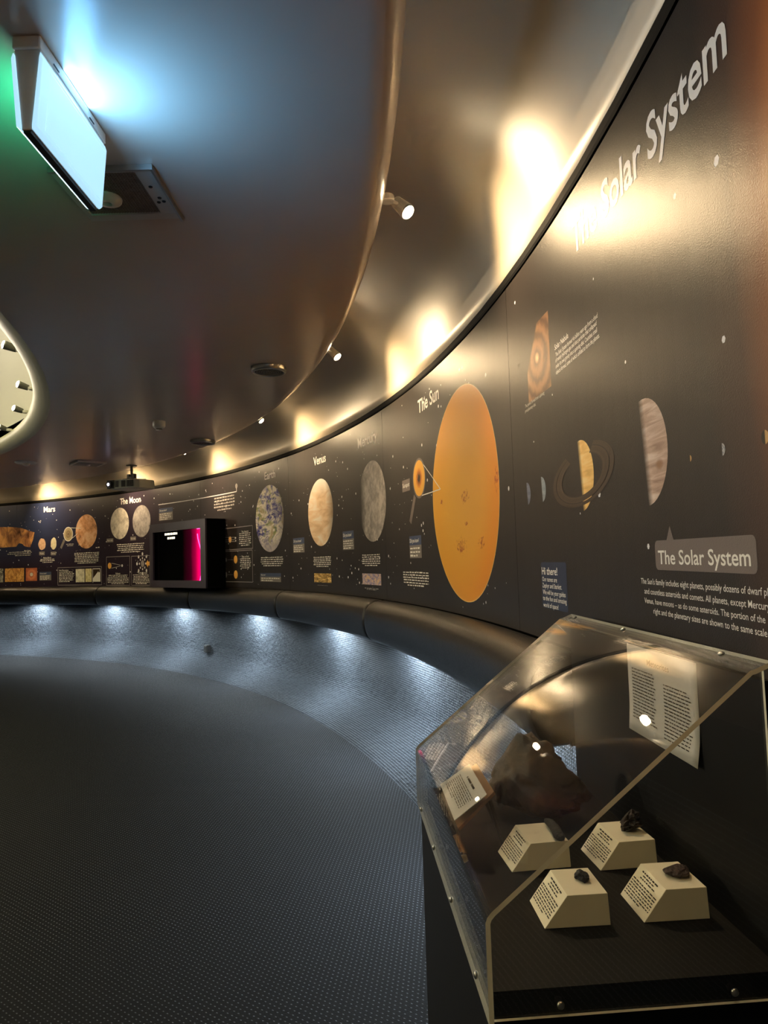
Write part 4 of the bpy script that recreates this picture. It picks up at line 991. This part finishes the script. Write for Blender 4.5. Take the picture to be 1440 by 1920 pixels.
# bent acrylic sheet: short front upright, slanted lid, narrow top flange against the wall
outl = [(XF, ZP-0.045), (XF, ZV-0.012), (XF+0.003, ZV-0.004), (XF+0.010, ZV+0.004), (0.455, ZT-0.006), (0.460, ZT-0.002), (0.468, ZT), (XB-0.002, ZT+0.012)]
th = 0.008
def offset(pl_, d):
    out = []
    for i, (x, z) in enumerate(pl_):
        nx = nz = 0
        for a, b in ((i-1, i), (i, i+1)):
            if 0 <= a and b < len(pl_):
                dx, dz = pl_[b][0]-pl_[a][0], pl_[b][1]-pl_[a][1]; L_ = math.hypot(dx, dz); nx += dz/L_; nz += -dx/L_
        L_ = math.hypot(nx, nz); out.append((x+nx/L_*d, z+nz/L_*d))
    return out
inn = offset(outl, th)
bm = bmesh.new(); k = len(outl)
rows = []
for y in (Y0, Y1):
    rows.append(([bm.verts.new((x, y, z)) for x, z in outl], [bm.verts.new((x, y, z)) for x, z in inn]))
for i in range(k-1):
    bm.faces.new((rows[0][0][i], rows[0][0][i+1], rows[1][0][i+1], rows[1][0][i])); bm.faces.new((rows[0][1][i], rows[1][1][i], rows[1][1][i+1], rows[0][1][i+1]))
for rw_, s in ((rows[0], 1), (rows[1], -1)):
    for i in range(k-1):
        f = bm.faces.new((rw_[0][i], rw_[1][i], rw_[1][i+1], rw_[0][i+1])); f.material_index = 1
for i in (0, k-1):
    f = bm.faces.new((rows[0][0][i], rows[0][1][i], rows[1][1][i], rows[1][0][i])); f.material_index = 1
bmesh.ops.recalc_face_normals(bm, faces=bm.faces)
bm_obj('acrylic_cover', bm, [M['acrylic'], M['acrylic_edge']], dc)
for nm, y0 in (('acrylic_end', Y0+0.0015), ('acrylic_end', Y1-0.0075)):
    pr = [(XF+th+0.0006, ZP-0.040)]+[(x+0.0006 if i < 3 else x, z-0.0008) for i, (x, z) in enumerate(inn[1:-1])]+[(XB-0.016, ZT-0.003), (XB-0.016, ZP-0.040)]
    bm = bmesh.new(); a = [bm.verts.new((x, y0, z)) for x, z in pr]; b = [bm.verts.new((x, y0+0.006, z)) for x, z in pr]; n_ = len(pr)
    bm.faces.new(a); bm.faces.new(b[::-1])
    for i in range(n_):
        f = bm.faces.new((a[i], b[i], b[(i+1) % n_], a[(i+1) % n_]))
        if i in (n_-1, n_-2) and y0 < -0.5: f.material_index = 1
    bm_obj(nm, bm, [M['acrylic'], M['acrylic_edge']], dc)
def screw(p, d):
    bm = bmesh.new(); bmesh.ops.create_uvsphere(bm, u_segments=12, v_segments=8, radius=0.0065, matrix=Matrix.Translation(p) @ align(d).to_4x4() @ Matrix.Diagonal((1, 1, 0.55, 1))); bm_obj('screw', bm, M['steel'], dc, True)
for y in (Y0+0.10, Y0+0.36, Y0+0.62, Y0+0.88): screw((XF-0.001, y, ZP-0.025), (-1, 0, 0))
for x in (0.115, 0.40): screw((x, Y0+0.0005, ZP-0.022), (0, -1, 0))
for y in (Y1-0.07, Y1-0.42, Y1-0.86): screw((0.484, y, ZT+0.008), (-0.3, 0, 1))

# ------------------------------------------------------------------ things in the case
def specimen_block(name, fl_, fr_, back_len, lab, seed, hgt=0.057, slope=0.045):
    fl_ = Vector((fl_[0], fl_[1], 0)); fr_ = Vector((fr_[0], fr_[1], 0)); ex_ = fr_-fl_; L_ = ex_.length; a = math.atan2(ex_.y, ex_.x)
    t = empty(name, (fl_.x, fl_.y, ZP+0.0005), a); tag(t, lab, 'specimen stand', 'white sloped specimen blocks')
    D_ = back_len
    bm = bmesh.new()
    c = [(0, 0, 0), (L_, 0, 0), (L_, D_, 0), (0, D_, 0), (slope, 0, hgt), (L_-0.003, 0.0, hgt), (L_-0.003, D_, hgt), (slope, D_, hgt)]
    v = [bm.verts.new(q_) for q_ in c]
    for f in ((0, 3, 2, 1), (4, 5, 6, 7), (0, 1, 5, 4), (1, 2, 6, 5), (2, 3, 7, 6), (3, 0, 4, 7)): bm.faces.new([v[i] for i in f])
    bm_obj('block', bm, M['card'], t, False, 0.0008)
    # text on the sloping face, read from the room side: lines run towards the viewer, heading nearest the top
    rnd = random.Random(seed); up = Vector((slope, 0, hgt)); Ls = up.length; up.normalize(); nrm = Vector((-hgt, 0, slope)).normalized()
    me_v, me_f = [], []
    def strip(s0, s1, y0, y1):
        b = len(me_v)
        for s_, y_ in ((s0, y0), (s0, y1), (s1, y1), (s1, y0)): me_v.append(tuple(up*s_+Vector((0, y_, 0))+nrm*0.0006))
        me_f.append((b, b+1, b+2, b+3))
    rowsn = [(0.90, 0.62, 1.25), (0.82, 0.45, 1.0), (0.74, 0.55, 1.0)]+[(0.62-0.075*k, 0.90 if k < 6 else 0.6, 0.95) for k in range(7)]
    for fpos, wid, bold in rowsn:
        y = D_*(0.5+wid/2) if fpos > 0.7 else D_*0.95
        ye = y-D_*wid
        while y > ye+0.002:
            l = min(rnd.uniform(0.004, 0.013), y-ye); strip(Ls*(fpos-0.016*bold), Ls*(fpos+0.016*bold), y-l, y); y -= l+0.0028
    me = bpy.data.meshes.new('text'); me.from_pydata(me_v, [], me_f); add('text', me, M['ink'], t)
    return t, a
def lump(name, loc, size, mat, lab, seed, jag=0.25, sub=3, rot=0.0, cuts=0, cat='meteorite', shape=None):
    rnd = random.Random(seed); bm = bmesh.new(); bmesh.ops.create_icosphere(bm, subdivisions=sub, radius=1)
    import mathutils.noise as mn
    planes = [(Vector((rnd.uniform(-1, 1), rnd.uniform(-1, 1), rnd.uniform(-0.6, 1))).normalized(), rnd.uniform(0.55, 0.85)) for _ in range(cuts)]
    for v in bm.verts:
        d = v.co.normalized(); n_ = mn.fractal(d*1.6+Vector((seed*3.1, 0, 0)), 0.9, 2.1, 5)
        r = 1+jag*n_
        v.co = d*r
        for pn, pd in planes:
            k_ = v.co.dot(pn)-pd
            if k_ > 0: v.co -= pn*k_*0.92
        if shape: v.co = shape(v.co)
        v.co = Vector((v.co.x*size[0], v.co.y*size[1], v.co.z*size[2]))
    mz = min(v.co.z for v in bm.verts)
    for v in bm.verts: v.co.z = max(v.co.z-mz-size[2]*0.12, 0.0)
    o = bm_obj(name, bm, mat, None, sub > 3); o.location = loc; o.rotation_euler = (0, 0, rot)
    tag(o, lab, cat); return o
blkD, aD = specimen_block('specimen_block', (0.459, 1.322), (0.585, 1.330), 0.110, 'white specimen block at the right front, under the flat reddish stone', 4)
blkB, aB = specimen_block('specimen_block', (0.445, 1.535), (0.574, 1.549), 0.112, 'white specimen block at the right rear, under the jagged brown fragment', 5)
blkC, aC = specimen_block('specimen_block', (0.272, 1.311), (0.396, 1.318), 0.106, 'white specimen block at the left front, under the jet black stone', 6)
blkA, aA = specimen_block('specimen_block', (0.254, 1.540), (0.387, 1.557), 0.108, 'white specimen block at the left rear, under the rod specimen', 7)
zt3 = ZP+0.0005+0.057
s1 = lump('meteorite', (0.548, 1.385, zt3), (0.024, 0.028, 0.009), M['red_stone'], 'flat reddish brown meteorite on the right front block', 11, 0.20, 3, -0.5, 4)
s2 = lump('meteorite', (0.535, 1.600, zt3), (0.024, 0.020, 0.021), M['iron_dark'], 'jagged dark brown meteorite on the right rear block', 21, 0.75, 3, 0.4, 3)
s3 = lump('meteorite', (0.362, 1.375, zt3), (0.013, 0.017, 0.009), M['jet'], 'jet black pebble meteorite on the left front block', 13, 0.35, 3, 0.2, 1)
bm = bmesh.new(); import mathutils.noise as mn
ra, rb = Vector((-0.006, 0.056, 0.010)), Vector((0.006, -0.056, 0.010)); rings = []
for i in range(22):
    f = i/21; c = ra.lerp(rb, f)+Vector((0.003*math.sin(f*5), 0, 0)); r = 0.0108*(min(1, math.sqrt(max(0.05, 1-(2*f-1)**6))))*(0.85+0.3*f)
    rings.append([bm.verts.new(c+Vector((math.cos(a), 0, math.sin(a)*0.92))*r*(1+0.22*mn.noise(Vector((math.cos(a)*2, f*9, math.sin(a)*2))))) for a in [2*math.pi*q_/14 for q_ in range(14)]])
for A_, B_ in zip(rings, rings[1:]):
    for q_ in range(14): bm.faces.new((A_[q_], A_[(q_+1) % 14], B_[(q_+1) % 14], B_[q_]))
bm.faces.new(rings[0]); bm.faces.new(rings[-1][::-1])
mz = min(v.co.z for v in bm.verts)
for v in bm.verts: v.co.z -= mz
s4 = bm_obj('glassy_rod', bm, M['grey_rod'], None, True); s4.location = (0.362, 1.594, zt3)
tag(s4, 'grey-green rod specimen on the left rear block', 'specimen')
# large iron meteorite at the far end
def wedge_shape(co):
    x, y, z = co; t_ = (z+1)/2
    return Vector((x*(1.0-0.35*max(0, t_))-0.30*t_+0.1, y*(0.9-0.3*t_), z))
big = lump('large_meteorite', (0.375, 1.86, ZP+0.0005), (0.145, 0.09, 0.105), M['iron'], 'large rusty brown meteorite leaning at the far end of the case', 31, 0.30, 5, -0.35, 5, 'meteorite', wedge_shape)
# notice on the back panel: landscape sheet
sx0, sx1 = XB-0.0125, XB-0.0131
(pa, pb) = (-0.245+Y1+0.0, 0)
sheet = empty('notice_sheet', loc2w(XB-0.0132, -0.66, ZT-0.23), TH); tag(sheet, 'white paper notice headed Meteorites on the back of the case', 'notice')
SW, SH = 0.330, 0.205
me = bpy.data.meshes.new('paper'); vv, ff = [], []
for i in range(13):
    for j in range(9):
        f = i/12; y = SW*(0.5-f); z = SH*j/8; bend = -0.020*max(0, 0.35-j/8)**1.4*(1+f)
        vv.append((bend, y, z))
for i in range(12):
    for j in range(8): ff.append((i*9+j, (i+1)*9+j, (i+1)*9+j+1, i*9+j+1))
me.from_pydata(vv, [], ff); pap = add('paper', me, M['paper'], sheet, True)
so = pap.modifiers.new('thickness', 'SOLIDIFY'); so.thickness = 0.0004; so.offset = -1
def flat_text(txt, xl, zb, width, cap, parent, mat, bold=0.0, off=-0.0012):
    vs_, fs = font_mesh(txt, bold); a, b = min(x for x, y in vs_), max(x for x, y in vs_)
    me_ = bpy.data.meshes.new('lettering'); me_.from_pydata([(off, -(xl+(x-a)/(b-a)*width), zb+y*cap/CAP) for x, y in vs_], [], fs); return add('lettering', me_, mat, parent)
flat_text('Meteorites', -0.055, 0.168, 0.105, 0.013, sheet, M['ink'], 0.008)
def flat_rows(x0, x1, z1, rows_, pitch, h_, parent, off=-0.0012, seed=1):
    rnd = random.Random(seed); vv, ff = [], []
    for k_ in range(rows_):
        if rnd.random() < 0.09 and k_ > 3: continue
        x = x0; xe = x1-(x1-x0)*rnd.random()*0.14; z = z1-pitch*k_
        while x < xe-0.003:
            l = min(rnd.uniform(0.005, 0.02), xe-x); b = len(vv); bend = -0.020*max(0, 0.35-z/SH)**1.4*(1.5)
            vv += [(off+bend, -x, z), (off+bend, -(x+l), z), (off+bend, -(x+l), z+h_), (off+bend, -x, z+h_)]; ff.append((b, b+1, b+2, b+3)); x += l+0.0035
    me_ = bpy.data.meshes.new('paragraph_text'); me_.from_pydata(vv, [], ff); return add('paragraph_text', me_, M['ink'], parent)
flat_rows(-0.140, -0.015, 0.148, 16, 0.0076, 0.0026, sheet, seed=3); flat_rows(0.020, 0.140, 0.136, 16, 0.0076, 0.0026, sheet, seed=8)
# small caption card on its wooden easel near the far front corner
cA, cB = Vector((0.205, 1.850, E-0.550)), Vector((0.217, 1.617, E-0.550)); cC, cD = Vector((0.139, 1.600, E-0.600)), Vector((0.127, 1.850, E-0.600))
cd = empty('caption_card', (cC+cD)/2); tag(cd, 'small white caption card propped on the wooden rest near the case front', 'card'); co = Vector(cd.location)
nrm = (cB-cA).cross(cD-cA).normalized()
if nrm.z < 0: nrm = -nrm
poly_prism('card', [tuple(p-co) for p in (cA, cB, cC, cD)], nrm*0.0015, M['paper'], cd)
eu = (cB-cA).normalized(); ev_ = (cD-cA).normalized(); Lu = (cB-cA).length; Lv = (cD-cA).length
def on_card(s, t_): return cA+eu*(s*Lu)+ev_*(t_*Lv)+nrm*0.0022-co
vv, ff = [], []; rnd = random.Random(5)
for k_ in range(9):
    t_ = 0.36+0.058*k_; s = 0.10; e_ = 0.90 if k_ < 8 else 0.55
    while s < e_:
        l = min(rnd.uniform(0.04, 0.12), e_-s); b = len(vv)
        vv += [tuple(on_card(a, c)) for a, c in ((s, t_), (s+l, t_), (s+l, t_+0.022), (s, t_+0.022))]; ff.append((b, b+1, b+2, b+3)); s += l+0.02
s = 0.30
for l in (0.03, 0.17, 0.15):
    b = len(vv); vv += [tuple(on_card(a, c)) for a, c in ((s, 0.19), (s+l, 0.19), (s+l, 0.245), (s, 0.245))]; ff.append((b, b+1, b+2, b+3)); s += l+0.025
me = bpy.data.meshes.new('text'); me.from_pydata(vv, [], ff); add('text', me, M['ink'], cd)
es = empty('wooden_rest', (0.17, 1.735, ZP+0.0005)); tag(es, 'orange-brown wooden rest under the small caption card', 'stand'); eo = Vector(es.location)
pp = [cA+Vector((0.020, 0.03, -0.004)), cB+Vector((0.020, 0.04, -0.004)), cC+Vector((0.004, -0.01, -0.010)), cD+Vector((0.004, 0.03, -0.010))]
poly_prism('board', [tuple(p-eo-nrm*0.010) for p in pp], nrm*0.007, M['wood'], es)
bm = bmesh.new()
bm.free()
for p, dx, dy in ((cA, 0.045, -0.01), (cB, 0.030, 0.045), (cC, 0.0, 0.05), (cD, 0.0, 0.0)):
    bm = bmesh.new(); bcyl(bm, Vector((p.x+0.01, p.y+(0.03 if dy > 0 else 0), p.z-0.022))-eo, Vector((p.x+0.01+dx, p.y+dy, ZP+0.003))-eo, 0.005, n=8); bm_obj('leg', bm, M['dark_plastic'], es)
